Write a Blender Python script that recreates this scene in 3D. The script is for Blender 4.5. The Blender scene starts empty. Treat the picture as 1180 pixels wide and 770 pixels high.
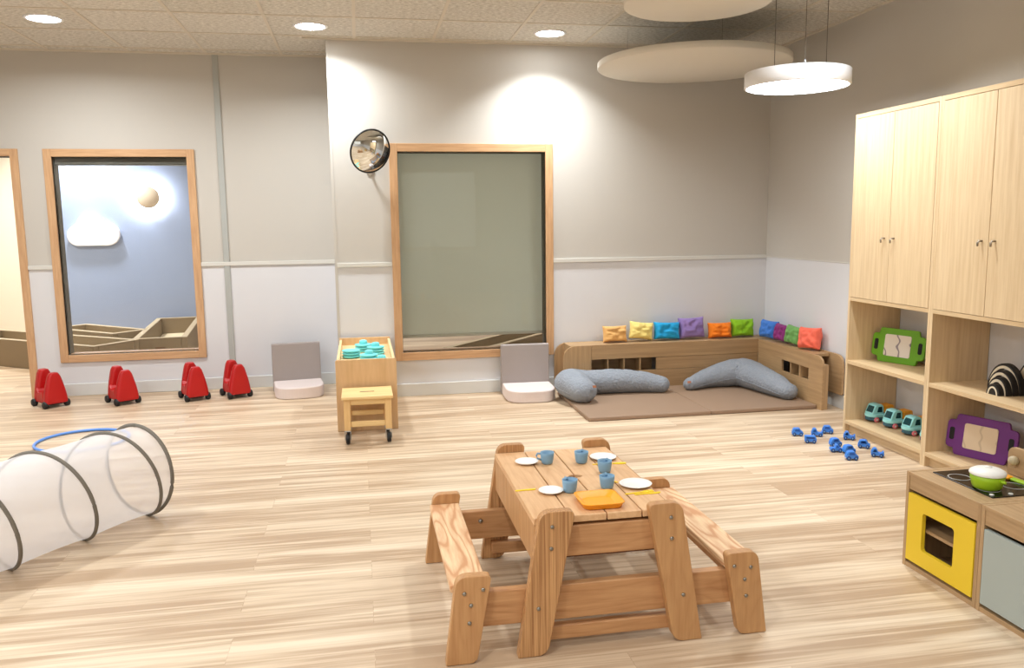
import bpy, bmesh, math, random
from mathutils import Vector, Matrix, noise
random.seed(7)
C = bpy.context.scene
COL = C.collection
PI = math.pi
rad = math.radians

# ------------------------------------------------------------------ materials
def lin(c):
    return tuple((x/12.92 if x <= .04045 else ((x+.055)/1.055)**2.4) for x in [v/255 for v in c])

def mat(name, rgb, rough=.6, metal=0., spec=.5, bump=None, var=None, coat=0., emit=None, sheen=0.):
    m = bpy.data.materials.new(name); m.use_nodes = True
    nt = m.node_tree; b = nt.nodes['Principled BSDF']
    c = lin(rgb)
    b.inputs['Base Color'].default_value = (*c, 1)
    b.inputs['Roughness'].default_value = rough
    b.inputs['Metallic'].default_value = metal
    b.inputs['Specular IOR Level'].default_value = spec
    b.inputs['Coat Weight'].default_value = coat
    b.inputs['Sheen Weight'].default_value = sheen
    if emit:
        b.inputs['Emission Color'].default_value = (*lin(emit[0]), 1)
        b.inputs['Emission Strength'].default_value = emit[1]
    tc = nt.nodes.new('ShaderNodeTexCoord')
    if var:      # (scale, amount): soft colour variation
        n = nt.nodes.new('ShaderNodeTexNoise'); n.inputs['Scale'].default_value = var[0]; n.inputs['Detail'].default_value = 4
        nt.links.new(tc.outputs['Object'], n.inputs['Vector'])
        mx = nt.nodes.new('ShaderNodeMix'); mx.data_type = 'RGBA'
        mx.inputs['A'].default_value = (*[x*(1-var[1]) for x in c], 1)
        mx.inputs['B'].default_value = (*[min(1, x*(1+var[1])) for x in c], 1)
        nt.links.new(n.outputs['Fac'], mx.inputs['Factor'])
        nt.links.new(mx.outputs['Result'], b.inputs['Base Color'])
    if bump:     # (scale, strength, distance)
        n2 = nt.nodes.new('ShaderNodeTexNoise'); n2.inputs['Scale'].default_value = bump[0]; n2.inputs['Detail'].default_value = 3
        nt.links.new(tc.outputs['Object'], n2.inputs['Vector'])
        bp = nt.nodes.new('ShaderNodeBump'); bp.inputs['Strength'].default_value = bump[1]; bp.inputs['Distance'].default_value = bump[2]
        nt.links.new(n2.outputs['Fac'], bp.inputs['Height']); nt.links.new(bp.outputs['Normal'], b.inputs['Normal'])
    return m

def wood(name, light, dark, axis='X', freq=60., stretch=14., rough=.5, rings=0., contrast=1., bump=.15, seedoff=0.):
    """grain along `axis`; stretched noise plus optional bold growth rings"""
    m = bpy.data.materials.new(name); m.use_nodes = True
    nt = m.node_tree; N = nt.nodes; L = nt.links; b = N['Principled BSDF']
    b.inputs['Roughness'].default_value = rough
    tc = N.new('ShaderNodeTexCoord'); mp = N.new('ShaderNodeMapping')
    s = [freq]*3; s['XYZ'.index(axis)] = freq/stretch
    mp.inputs['Scale'].default_value = s; mp.inputs['Location'].default_value = (seedoff, seedoff*.7, seedoff*1.3)
    L.new(tc.outputs['Object'], mp.inputs['Vector'])
    n = N.new('ShaderNodeTexNoise'); n.inputs['Scale'].default_value = 1.; n.inputs['Detail'].default_value = 6; n.inputs['Roughness'].default_value = .62
    L.new(mp.outputs['Vector'], n.inputs['Vector'])
    fac = n.outputs['Fac']
    if rings > 0:
        mp2 = N.new('ShaderNodeMapping'); s2 = [9.]*3; s2['XYZ'.index(axis)] = 1.6
        mp2.inputs['Scale'].default_value = s2; mp2.inputs['Location'].default_value = (seedoff, 2.1+seedoff, .4)
        L.new(tc.outputs['Object'], mp2.inputs['Vector'])
        n3 = N.new('ShaderNodeTexNoise'); n3.inputs['Scale'].default_value = 1.; n3.inputs['Detail'].default_value = 1.
        L.new(mp2.outputs['Vector'], n3.inputs['Vector'])
        mu = N.new('ShaderNodeMath'); mu.operation = 'MULTIPLY'; mu.inputs[1].default_value = 20.
        L.new(n3.outputs['Fac'], mu.inputs[0])
        fr = N.new('ShaderNodeMath'); fr.operation = 'PINGPONG'; fr.inputs[1].default_value = 1.
        L.new(mu.outputs[0], fr.inputs[0])
        pw = N.new('ShaderNodeMath'); pw.operation = 'POWER'; pw.inputs[1].default_value = 3.
        L.new(fr.outputs[0], pw.inputs[0])
        mm = N.new('ShaderNodeMath'); mm.operation = 'MULTIPLY_ADD'; mm.inputs[1].default_value = rings*.45
        L.new(pw.outputs[0], mm.inputs[0]); L.new(n.outputs['Fac'], mm.inputs[2])
        fac = mm.outputs[0]
    cr = N.new('ShaderNodeValToRGB'); e = cr.color_ramp.elements
    w = .22/contrast
    e[0].position = max(0, .5-w); e[0].color = (*lin(light), 1)
    e[1].position = min(1, .5+w+.1*(rings > 0)); e[1].color = (*lin(dark), 1)
    L.new(fac, cr.inputs['Fac']); L.new(cr.outputs['Color'], b.inputs['Base Color'])
    bp = N.new('ShaderNodeBump'); bp.inputs['Strength'].default_value = bump; bp.inputs['Distance'].default_value = .001
    L.new(fac, bp.inputs['Height']); L.new(bp.outputs['Normal'], b.inputs['Normal'])
    return m

def floor_material():
    m = bpy.data.materials.new('oak_plank_floor'); m.use_nodes = True
    nt = m.node_tree; N = nt.nodes; L = nt.links; b = N['Principled BSDF']
    tc = N.new('ShaderNodeTexCoord')
    br = N.new('ShaderNodeTexBrick'); br.offset = .37; br.inputs['Scale'].default_value = 1.
    br.inputs['Brick Width'].default_value = 1.25; br.inputs['Row Height'].default_value = .18
    br.inputs['Mortar Size'].default_value = .0012; br.inputs['Mortar Smooth'].default_value = .2
    br.inputs['Color1'].default_value = (0, 0, 0, 1); br.inputs['Color2'].default_value = (1, 1, 1, 1)
    br.inputs['Mortar'].default_value = (.5, .5, .5, 1)
    L.new(tc.outputs['Object'], br.inputs['Vector'])
    # long streaks, shifted plank by plank
    cx = N.new('ShaderNodeCombineXYZ'); sc = N.new('ShaderNodeMath'); sc.operation = 'MULTIPLY'; sc.inputs[1].default_value = 37.
    L.new(br.outputs['Color'], sc.inputs[0]); L.new(sc.outputs[0], cx.inputs['Z'])
    ad = N.new('ShaderNodeVectorMath'); ad.operation = 'ADD'
    mp = N.new('ShaderNodeMapping'); mp.inputs['Scale'].default_value = (1.2, 38, 1)
    L.new(tc.outputs['Object'], mp.inputs['Vector']); L.new(mp.outputs['Vector'], ad.inputs[0]); L.new(cx.outputs[0], ad.inputs[1])
    n1 = N.new('ShaderNodeTexNoise'); n1.inputs['Scale'].default_value = 1.; n1.inputs['Detail'].default_value = 7; n1.inputs['Roughness'].default_value = .6; n1.inputs['Distortion'].default_value = .6
    L.new(ad.outputs[0], n1.inputs['Vector'])
    mp2 = N.new('ShaderNodeMapping'); mp2.inputs['Scale'].default_value = (.7, 7.5, 1)
    L.new(tc.outputs['Object'], mp2.inputs['Vector'])
    n2 = N.new('ShaderNodeTexNoise'); n2.inputs['Scale'].default_value = 1.; n2.inputs['Detail'].default_value = 3
    L.new(mp2.outputs['Vector'], n2.inputs['Vector'])
    a1 = N.new('ShaderNodeMath'); a1.operation = 'MULTIPLY_ADD'; a1.inputs[1].default_value = .55
    L.new(n2.outputs['Fac'], a1.inputs[0])
    a0 = N.new('ShaderNodeMath'); a0.operation = 'MULTIPLY'; a0.inputs[1].default_value = .62
    L.new(n1.outputs['Fac'], a0.inputs[0]); L.new(a0.outputs[0], a1.inputs[2])
    a2 = N.new('ShaderNodeMath'); a2.operation = 'MULTIPLY_ADD'; a2.inputs[1].default_value = .07
    L.new(br.outputs['Color'], a2.inputs[0]); L.new(a1.outputs[0], a2.inputs[2])
    cr = N.new('ShaderNodeValToRGB'); e = cr.color_ramp.elements
    e[0].position = .46; e[0].color = (*lin(FLOOR[0]), 1)
    e[1].position = .575; e[1].color = (*lin(FLOOR[1]), 1)
    q = e.new(.70); q.color = (*lin(FLOOR[2]), 1)
    L.new(a2.outputs[0], cr.inputs['Fac'])
    dk = N.new('ShaderNodeMix'); dk.data_type = 'RGBA'; dk.blend_type = 'MULTIPLY'
    dk.inputs['B'].default_value = (.90, .87, .84, 1)
    L.new(br.outputs['Fac'], dk.inputs['Factor']); L.new(cr.outputs['Color'], dk.inputs['A'])
    L.new(dk.outputs['Result'], b.inputs['Base Color'])
    b.inputs['Roughness'].default_value = .42; b.inputs['Specular IOR Level'].default_value = .4
    return m
FLOOR = ((229, 211, 186), (213, 191, 163), (182, 155, 126))

def tile_material():
    m = bpy.data.materials.new('mineral_fibre_tile'); m.use_nodes = True
    nt = m.node_tree; N = nt.nodes; L = nt.links; b = N['Principled BSDF']
    tc = N.new('ShaderNodeTexCoord')
    n = N.new('ShaderNodeTexNoise'); n.inputs['Scale'].default_value = 75; n.inputs['Detail'].default_value = 4; n.inputs['Roughness'].default_value = .7
    mp = N.new('ShaderNodeMapping'); mp.inputs['Scale'].default_value = (.45, 1, 1)
    L.new(tc.outputs['Object'], mp.inputs['Vector']); L.new(mp.outputs['Vector'], n.inputs['Vector'])
    br = N.new('ShaderNodeTexBrick'); br.offset = 0; br.inputs['Scale'].default_value = 1
    br.inputs['Brick Width'].default_value = .58; br.inputs['Row Height'].default_value = .58; br.inputs['Mortar Size'].default_value = 0
    br.inputs['Color1'].default_value = (.3, .3, .3, 1); br.inputs['Color2'].default_value = (.7, .7, .7, 1)
    mb = N.new('ShaderNodeMapping'); mb.inputs['Location'].default_value = (-.016, -5.2, 0)
    L.new(tc.outputs['Object'], mb.inputs['Vector']); L.new(mb.outputs['Vector'], br.inputs['Vector'])
    ma = N.new('ShaderNodeMath'); ma.operation = 'MULTIPLY_ADD'; ma.inputs[1].default_value = .12
    L.new(br.outputs['Color'], ma.inputs[0]); L.new(n.outputs['Fac'], ma.inputs[2])
    cr = N.new('ShaderNodeValToRGB'); e = cr.color_ramp.elements
    e[0].position = .40; e[0].color = (*lin((178, 172, 160)), 1)
    e[1].position = .68; e[1].color = (*lin((232, 228, 220)), 1)
    L.new(ma.outputs[0], cr.inputs['Fac']); L.new(cr.outputs['Color'], b.inputs['Base Color'])
    b.inputs['Roughness'].default_value = .95
    return m

def glass_material(name, tint=(255, 255, 255), ior=1.5, refl=1.):
    m = bpy.data.materials.new(name); m.use_nodes = True
    nt = m.node_tree; N = nt.nodes; L = nt.links
    N.remove(N['Principled BSDF']); out = N['Material Output']
    t = N.new('ShaderNodeBsdfTransparent'); t.inputs['Color'].default_value = (*lin(tint), 1)
    g = N.new('ShaderNodeBsdfGlossy'); g.inputs['Roughness'].default_value = .01
    f = N.new('ShaderNodeFresnel'); f.inputs['IOR'].default_value = ior
    mx = N.new('ShaderNodeMixShader')
    L.new(f.outputs[0], mx.inputs[0]); L.new(t.outputs[0], mx.inputs[1]); L.new(g.outputs[0], mx.inputs[2]); L.new(mx.outputs[0], out.inputs['Surface'])
    return m

def mesh_fabric():
    """woven white net: partly see-through, independent of the viewer"""
    m = bpy.data.materials.new('white_net_fabric'); m.use_nodes = True
    nt = m.node_tree; N = nt.nodes; L = nt.links; b = N['Principled BSDF']; out = N['Material Output']
    b.inputs['Base Color'].default_value = (*lin((248, 248, 252)), 1); b.inputs['Roughness'].default_value = .7
    t = N.new('ShaderNodeBsdfTransparent'); tl = N.new('ShaderNodeBsdfTranslucent'); tl.inputs['Color'].default_value = (*lin((248, 248, 252)), 1)
    m1 = N.new('ShaderNodeMixShader'); m1.inputs[0].default_value = .35
    L.new(b.outputs[0], m1.inputs[1]); L.new(tl.outputs[0], m1.inputs[2])
    m2 = N.new('ShaderNodeMixShader'); m2.inputs[0].default_value = .40
    L.new(m1.outputs[0], m2.inputs[1]); L.new(t.outputs[0], m2.inputs[2]); L.new(m2.outputs[0], out.inputs['Surface'])
    return m

def emitter(name, rgb, strength):
    m = bpy.data.materials.new(name); m.use_nodes = True
    nt = m.node_tree; N = nt.nodes; N.remove(N['Principled BSDF'])
    e = N.new('ShaderNodeEmission'); e.inputs['Color'].default_value = (*lin(rgb), 1); e.inputs['Strength'].default_value = strength
    nt.links.new(e.outputs[0], N['Material Output'].inputs['Surface'])
    return m

M = {}
M['floor'] = floor_material()
M['tile'] = tile_material()
M['tbar'] = mat('ceiling_bar_white', (214, 205, 190), .6)
M['wall_up'] = mat('greige_wall_paint', (196, 191, 183), .85, var=(1.5, .02), bump=(160, .05, .001))
M['wall_low'] = mat('pale_wall_paint', (217, 217, 220), .8, var=(1.5, .02), bump=(160, .05, .001))
M['rail'] = mat('pale_rail_paint', (212, 210, 203), .6)
M['skirt'] = mat('grey_skirting', (214, 215, 213), .55)
M['strip'] = mat('grey_green_strip', (172, 174, 170), .7)
M['white_wall'] = mat('cream_wall_paint', (232, 224, 206), .85)
M['blue_wall'] = mat('blue_wall_paint', (150, 164, 194), .85)
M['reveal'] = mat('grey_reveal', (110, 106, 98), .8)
M['frame'] = wood('oiled_beech_frame', (213, 173, 131), (187, 143, 103), 'Z', 70, 14, .45)
M['frameX'] = wood('oiled_beech_frame_across', (213, 173, 131), (187, 143, 103), 'X', 70, 14, .45)
M['glass'] = glass_material('window_glass', (254, 255, 254), 1.38)
M['blind'] = mat('grey_green_blind', (234, 240, 234), .9, bump=(900, .1, .0005))
_nt = M['blind'].node_tree; _t = _nt.nodes.new('ShaderNodeBsdfTranslucent'); _t.inputs['Color'].default_value = (.88, .90, .84, 1)
_m = _nt.nodes.new('ShaderNodeMixShader'); _m.inputs[0].default_value = .35
_nt.links.new(_nt.nodes['Principled BSDF'].outputs[0], _m.inputs[1]); _nt.links.new(_t.outputs[0], _m.inputs[2]); _nt.links.new(_m.outputs[0], _nt.nodes['Material Output'].inputs['Surface'])
M['blind_bar'] = mat('blind_bar_alu', (200, 202, 194), .4, metal=.3)
M['oakZ'] = wood('oak_veneer_upright', (230, 206, 168), (210, 182, 142), 'Z', 55, 22, .5, contrast=1.1)
M['oakX'] = wood('oak_veneer_across', (224, 198, 158), (202, 172, 130), 'X', 55, 22, .5)
M['oakY'] = wood('oak_veneer_deep', (224, 198, 158), (202, 172, 130), 'Y', 55, 22, .5)
M['unitX'] = wood('greyed_oak_across', (190, 156, 114), (163, 130, 92), 'X', 50, 22, .5)
M['unitY'] = wood('greyed_oak_deep', (190, 156, 114), (163, 130, 92), 'Y', 50, 22, .5)
M['unitZ'] = wood('greyed_oak_upright', (190, 156, 114), (163, 130, 92), 'Z', 50, 22, .5)
M['kitY'] = wood('kitchen_oak_deep', (196, 164, 124), (166, 134, 96), 'Y', 55, 22, .5)
M['kitZ'] = wood('kitchen_oak_upright', (196, 164, 124), (166, 134, 96), 'Z', 55, 22, .5)
M['kit_edge'] = mat('oak_edge_band', (166, 134, 94), .55)
M['larchZ'] = wood('larch_board_upright', (210, 162, 110), (152, 104, 62), 'Z', 240, 90, .5, contrast=1.5)
M['larchZ2'] = wood('larch_board_plain', (204, 158, 108), (174, 124, 78), 'Z', 60, 16, .5, rings=.2, seedoff=3)
M['larchX'] = wood('larch_rail', (206, 158, 110), (172, 120, 76), 'X', 60, 16, .5, rings=.35, seedoff=5)
M['larchY'] = wood('larch_tabletop', (230, 190, 144), (206, 158, 112), 'Y', 60, 16, .5, rings=.3)
M['larchYb'] = wood('larch_bench_bold', (246, 218, 176), (206, 152, 108), 'Y', 50, 10, .5, rings=1.0, contrast=1.0, seedoff=9)
M['hole_shade'] = mat('dark_hole_shade', (96, 52, 26), .6)  # shade inside the finger hole and grip slot, put into the colour
M['bolt'] = mat('galvanised_bolt', (150, 146, 138), .35, metal=.9)
M['ply'] = wood('birch_ply', (224, 188, 144), (206, 168, 122), 'Z', 30, 9, .5)
M['plyedge'] = wood('pale_ply_edge', (240, 212, 164), (226, 192, 140), 'X', 30, 9, .5)
M['pine'] = wood('pine_stool', (242, 212, 154), (226, 188, 128), 'X', 40, 9, .5)
M['pineZ'] = wood('pine_stool_upright', (236, 200, 142), (218, 176, 118), 'Z', 40, 9, .5)
M['black'] = mat('black_rubber', (22, 22, 24), .55)
M['steel'] = mat('zinc_steel', (190, 192, 196), .3, metal=.9)
M['red'] = mat('red_plastic', (182, 12, 14), .42, var=(6, .08))
M['taupe'] = mat('taupe_leatherette', (158, 148, 144), .6, bump=(24, .25, .004))
M['cream'] = mat('cream_leatherette', (224, 210, 206), .55, bump=(40, .1, .002))
M['mat'] = mat('brown_mat_vinyl', (150, 124, 102), .55, bump=(60, .06, .002), var=(3, .04))
M['quilt'] = mat('grey_quilted_cotton', (140, 146, 155), .9, bump=(60, 1., .010), var=(9, .06), sheen=.1)
M['tag'] = mat('brown_leather_tag', (150, 92, 58), .6)
M['net'] = mesh_fabric()
M['ring'] = mat('grey_binding_tape', (118, 112, 102), .75)
M['hoop'] = mat('blue_hoop_plastic', (96, 150, 232), .35)
M['panel'] = mat('acoustic_panel_felt', (222, 216, 204), .95, bump=(200, .1, .001))
M['lamp_body'] = mat('white_lamp_metal', (238, 238, 240), .4)
M['cable'] = mat('grey_cable', (120, 112, 100), .5, metal=.4)
M['pend_glow'] = emitter('pendant_diffuser', (248, 252, 255), 14)
M['down_glow'] = emitter('downlight_diffuser', (248, 252, 255), 26)
M['mirror'] = mat('mirror_silver', (232, 236, 236), .02, metal=1.)
M['blackrim'] = mat('black_rim_rubber', (30, 30, 30), .5)
M['teal'] = mat('aqua_plastic', (122, 226, 230), .35)
M['teal2'] = mat('deep_aqua_plastic', (48, 170, 162), .35)
M['blue_toy'] = mat('blue_toy_plastic', (62, 134, 228), .35)
M['blue_dark'] = mat('navy_toy_wheel', (38, 74, 140), .5)
M['blue_win'] = mat('toy_window_blue', (30, 88, 182), .3)
M['aqua'] = mat('truck_aqua', (164, 238, 242), .35)
M['aqua_d'] = mat('truck_skirt_slate', (52, 96, 112), .45)
M['truck_win'] = mat('truck_window_teal', (18, 70, 78), .2)
M['amber'] = mat('truck_amber', (242, 168, 36), .4)
M['pinkhub'] = mat('truck_pink_hub', (238, 130, 140), .5)
M['cupblue'] = mat('dusty_blue_cup', (126, 166, 196), .4)
M['plate'] = mat('white_plate', (246, 244, 240), .3)
M['yellow'] = mat('yellow_plastic', (250, 214, 20), .4)
M['orange'] = mat('orange_plastic', (250, 166, 20), .35)
M['door_y'] = mat('yellow_door_laminate', (236, 202, 44), .5)
M['door_g'] = mat('grey_green_laminate', (168, 178, 174), .5)
M['hob'] = mat('black_hob_gloss', (18, 18, 20), .18)
M['hobring'] = mat('hob_ring_grey', (176, 174, 168), .4)
M['dark'] = mat('dark_interior_board', (58, 42, 30), .7)
M['lime'] = mat('lime_green_plastic', (158, 200, 30), .4)
M['white'] = mat('white_plastic', (244, 244, 240), .35)
M['knob'] = mat('pale_wood_knob', (190, 174, 142), .45, var=(20, .1))
M['handle'] = mat('brushed_nickel', (150, 138, 122), .35, metal=.8)
M['greenboard'] = mat('green_board', (104, 168, 20), .45)
M['purpleboard'] = mat('purple_board', (108, 40, 128), .5)
M['boardblack'] = mat('handle_hole_black', (14, 12, 16), .7)
M['foam'] = mat('brown_bed_foam', (136, 118, 92), .75, var=(4, .05))
M['foam_rim'] = mat('pale_bed_edge', (176, 158, 130), .7)
M['foam_d'] = mat('brown_bed_end', (112, 82, 56), .75)
M['mattress'] = mat('beige_mattress', (214, 196, 164), .85)
M['cloud'] = mat('cloud_lamp_face', (226, 223, 226), .7)
M['sunface'] = mat('sun_lamp_face', (214, 198, 178), .8)
M['halo'] = emitter('sun_lamp_back', (255, 252, 250), 260)
M['arch_black'] = mat('black_painted_wood', (26, 24, 26), .55)
M['arch_cream'] = mat('cream_wood_edge', (236, 224, 200), .6)
M['sill'] = mat('outside_frame_white', (228, 228, 226), .5)

def lined_panel_mat(name, base, line_rgb, scale, dist, thr):  # even pale panel crossed by thin wavy lines
    m = bpy.data.materials.new(name); m.use_nodes = True
    nt = m.node_tree; N = nt.nodes; L = nt.links; b = N['Principled BSDF']; b.inputs['Roughness'].default_value = .3
    tc = N.new('ShaderNodeTexCoord'); w = N.new('ShaderNodeTexWave'); w.inputs['Scale'].default_value = scale
    w.inputs['Distortion'].default_value = dist; w.inputs['Detail'].default_value = 2; w.inputs['Detail Scale'].default_value = 2.
    L.new(tc.outputs['Object'], w.inputs['Vector'])
    cr = N.new('ShaderNodeValToRGB'); e = cr.color_ramp.elements
    e[0].position = thr; e[0].color = (*lin(line_rgb), 1); e[1].position = thr+.06; e[1].color = (*lin(base), 1)
    L.new(w.outputs['Fac'], cr.inputs['Fac']); L.new(cr.outputs['Color'], b.inputs['Base Color'])
    return m
M['lined_green'] = lined_panel_mat('pale_panel_grey_lines', (232, 224, 214), (140, 130, 140), 2.6, 11, .01)
M['lined_purple'] = lined_panel_mat('pale_panel_faint_lines', (226, 206, 178), (204, 184, 156), 3., 7, .01)

# ------------------------------------------------------------------ mesh builder
class MB:
    def __init__(s): s.bm = bmesh.new()
    def poly(s, vs, faces, smooth=False):
        bv = [s.bm.verts.new(v) for v in vs]
        for f in faces:
            try:
                fc = s.bm.faces.new([bv[i] for i in f]); fc.smooth = smooth
            except ValueError: pass
        return bv
    def box(s, a, b, rot=0., piv=None):
        x0, y0, z0 = a; x1, y1, z1 = b
        vs = [(x0,y0,z0),(x1,y0,z0),(x1,y1,z0),(x0,y1,z0),(x0,y0,z1),(x1,y0,z1),(x1,y1,z1),(x0,y1,z1)]
        if rot:
            px, py = piv if piv else ((x0+x1)/2, (y0+y1)/2); c, n = math.cos(rot), math.sin(rot)
            vs = [(px+(x-px)*c-(y-py)*n, py+(x-px)*n+(y-py)*c, z) for x, y, z in vs]
        s.poly(vs, [(0,3,2,1),(4,5,6,7),(0,1,5,4),(1,2,6,5),(2,3,7,6),(3,0,4,7)])
        return s
    def prism(s, pts, axis, a, b, smooth=False):
        """2D polygon extruded from a to b along axis; pts in the other two coordinates in xyz order"""
        n = len(pts)
        def P(p, t):
            return {'X': (t, p[0], p[1]), 'Y': (p[0], t, p[1]), 'Z': (p[0], p[1], t)}[axis]
        vs = [P(p, a) for p in pts]+[P(p, b) for p in pts]
        s.poly(vs, [tuple(range(n)), tuple(range(2*n-1, n-1, -1))]+[(i, (i+1) % n, n+(i+1) % n, n+i) for i in range(n)], smooth)
        return s
    def lathe(s, prof, c=(0,0,0), n=32, axis='Z', ry=1.):
        """profile of (radius, height); closed where radius is 0"""
        rings = []
        for r, h in prof:
            ring = []
            k = 1 if r < 1e-6 else n
            for i in range(k):
                a = 2*PI*i/n; x, y = r*math.cos(a), r*math.sin(a)*ry
                p = {'Z': (x, y, h), 'Y': (x, h, y), 'X': (h, x, y)}[axis]
                ring.append(s.bm.verts.new((c[0]+p[0], c[1]+p[1], c[2]+p[2])))
            rings.append(ring)
        for A, B in zip(rings, rings[1:]):
            for i in range(n):
                j = (i+1) % n
                q = [A[i % len(A)], A[j % len(A)], B[j % len(B)], B[i % len(B)]]
                u = []
                for v in q:
                    if v not in u: u.append(v)
                if len(u) >= 3:
                    try: s.bm.faces.new(u).smooth = True
                    except ValueError: pass
        return s
    def tube(s, pts, rs, n=12, caps=True, closed=False, flat=1., up=(0,0,1)):
        pts = [Vector(p) for p in pts]; m = len(pts)
        if not hasattr(rs, '__len__'): rs = [rs]*m
        rings = []
        for i, p in enumerate(pts):
            if closed: t = pts[(i+1) % m]-pts[(i-1) % m]
            else: t = pts[min(i+1, m-1)]-pts[max(i-1, 0)]
            t.normalize(); u = Vector(up)
            if abs(t.dot(u)) > .97: u = Vector((1, 0, 0)) if abs(t.x) < .9 else Vector((0, 1, 0))
            a = t.cross(u).normalized(); b = a.cross(t).normalized()
            rings.append([s.bm.verts.new(p+a*math.cos(2*PI*k/n)*rs[i]+b*math.sin(2*PI*k/n)*rs[i]*flat) for k in range(n)])
        last = m if closed else m-1
        for i in range(last):
            A, B = rings[i], rings[(i+1) % m]
            for k in range(n):
                s.bm.faces.new([A[k], A[(k+1) % n], B[(k+1) % n], B[k]]).smooth = True
        if caps and not closed:
            s.bm.faces.new(rings[0][::-1]).smooth = True; s.bm.faces.new(rings[-1]).smooth = True
        return s
    def ball(s, c, r, sx=1, sy=1, sz=1, n=20):
        prof = [(math.sin(PI*i/(n//2))*r, -math.cos(PI*i/(n//2))*r*sz) for i in range(n//2+1)]
        prof[0] = (0, prof[0][1]); prof[-1] = (0, prof[-1][1])
        k = len(s.bm.verts); s.lathe([(a*sx, h) for a, h in prof], c, n, ry=sy/sx); return s
    def xform(s, mtx): bmesh.ops.transform(s.bm, matrix=mtx, verts=s.bm.verts); return s
    def build(s, name, material, parent=None, bevel=0., smooth=None, bseg=2, sub=0, mats=None):
        bmesh.ops.recalc_face_normals(s.bm, faces=s.bm.faces)
        me = bpy.data.meshes.new(name); s.bm.to_mesh(me); s.bm.free()
        o = bpy.data.objects.new(name, me); COL.objects.link(o)
        me.materials.append(material)
        for x in mats or []: me.materials.append(x)
        if parent is not None:
            o.parent = parent
            r = parent
            off = Vector((0, 0, 0))
            while r is not None: off += Vector(r.get('_o', (0, 0, 0))) if r.type == 'EMPTY' else Vector((0, 0, 0)); r = r.parent
            if off.length > 0: me.transform(Matrix.Translation(-off))
        if bevel > 0:
            bv = o.modifiers.new('bevel', 'BEVEL'); bv.width = bevel; bv.segments = bseg; bv.limit_method = 'ANGLE'; bv.angle_limit = rad(35); bv.harden_normals = False
        if sub:
            sb = o.modifiers.new('sub', 'SUBSURF'); sb.levels = sub; sb.render_levels = sub
        if smooth is not None:
            for p in me.polygons: p.use_smooth = smooth
        return o

def thing(name, label, cat, loc=(0,0,0), group=None):
    """Empty at the thing's base; parts are given in world coordinates and shifted by _o"""
    o = bpy.data.objects.new(name, None); COL.objects.link(o); o.empty_display_size = .05
    o.location = loc; o['_o'] = tuple(loc); o['label'] = label; o['category'] = cat
    if group: o['group'] = group
    return o
def tag(o, label, cat, group=None):
    o['label'] = label; o['category'] = cat
    if group: o['group'] = group
    return o
def struct(o): o['kind'] = 'structure'; return o
def dup(root, loc=None, rz=None, label=None, group=None):
    def cp(o, par):
        c = o.copy(); COL.objects.link(c)
        if par is not None: c.parent = par
        for ch in [k for k in o.children]: cp(ch, c)
        return c
    r = cp(root, None)
    if loc is not None: r.location = loc
    if rz is not None: r.rotation_euler[2] = rz
    if label: r['label'] = label
    if group: r['group'] = group
    return r
def rrect(x0, z0, x1, z1, r, n=6, corners=(1,1,1,1)):
    """rounded rectangle, corner order: x0z0, x1z0, x1z1, x0z1"""
    out = []
    for k, (cx, cz, a0) in enumerate(((x0+r, z0+r, PI), (x1-r, z0+r, 1.5*PI), (x1-r, z1-r, 0), (x0+r, z1-r, .5*PI))):
        if corners[k]:
            out += [(cx+r*math.cos(a0+.5*PI*i/n), cz+r*math.sin(a0+.5*PI*i/n)) for i in range(n+1)]
        else: out.append([(x0,z0),(x1,z0),(x1,z1),(x0,z1)][k])
    return out
def arc(cx, cz, r, a0, a1, n=8):
    return [(cx+r*math.cos(a0+(a1-a0)*i/n), cz+r*math.sin(a0+(a1-a0)*i/n)) for i in range(n+1)]
def round_poly(pts, rs, n=6):
    """fillet the corners of a polygon with radii rs"""
    out = []; m = len(pts)
    for i in range(m):
        p = Vector(pts[i]); r = rs[i]
        if r <= 0: out.append(tuple(p)); continue
        a = (Vector(pts[i-1])-p).normalized(); b = (Vector(pts[(i+1) % m])-p).normalized()
        ang = a.angle(b); d = r/math.tan(ang/2)
        A = p+a*d; B = p+b*d
        for k in range(n+1):
            t = k/n; out.append(tuple(A*(1-t)**2+p*2*t*(1-t)+B*t*t))
    return out

# ------------------------------------------------------------------ room numbers
XL, XR, YB, YF, ZC = -4.2, 3.365, 6.43, 7.1, 2.72
Y0 = -2.8
WT = .12
FAR = 10.45

# floor, ceiling
struct(MB().box((XL-.1, Y0-.1, -.08), (XR+.1, FAR+.1, 0)).build('floor', M['floor']))
struct(MB().box((XL-.1, Y0-.1, ZC), (XR+.1, FAR+.1, ZC+.1)).build('ceiling', M['tile']))
g = MB(); w = .011
k = -7
while .016+k*.58 < XR:
    x = .016+k*.58
    if x > XL: g.box((x-w, Y0, ZC-.004), (x+w, YB if x > -.19 else YF, ZC+.01))
    k += 1
k = -13
while 5.2+k*.58 < YF:
    y = 5.2+k*.58
    if y > Y0: g.box((XL, y-w, ZC-.0045), (XR if y < YB else -.19, y+w, ZC+.01))
    k += 1
struct(g.build('trim_1', M['tbar']))
g = MB()
g.box((-.36, YB-.025, ZC-.012), (XR, YB, ZC+.01)); g.box((XL, YF-.025, ZC-.012), (-.19, YF, ZC+.01)); g.box((XR-.025, Y0, ZC-.012), (XR, YB, ZC+.01))
struct(g.build('trim_2', M['tbar']))

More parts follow.
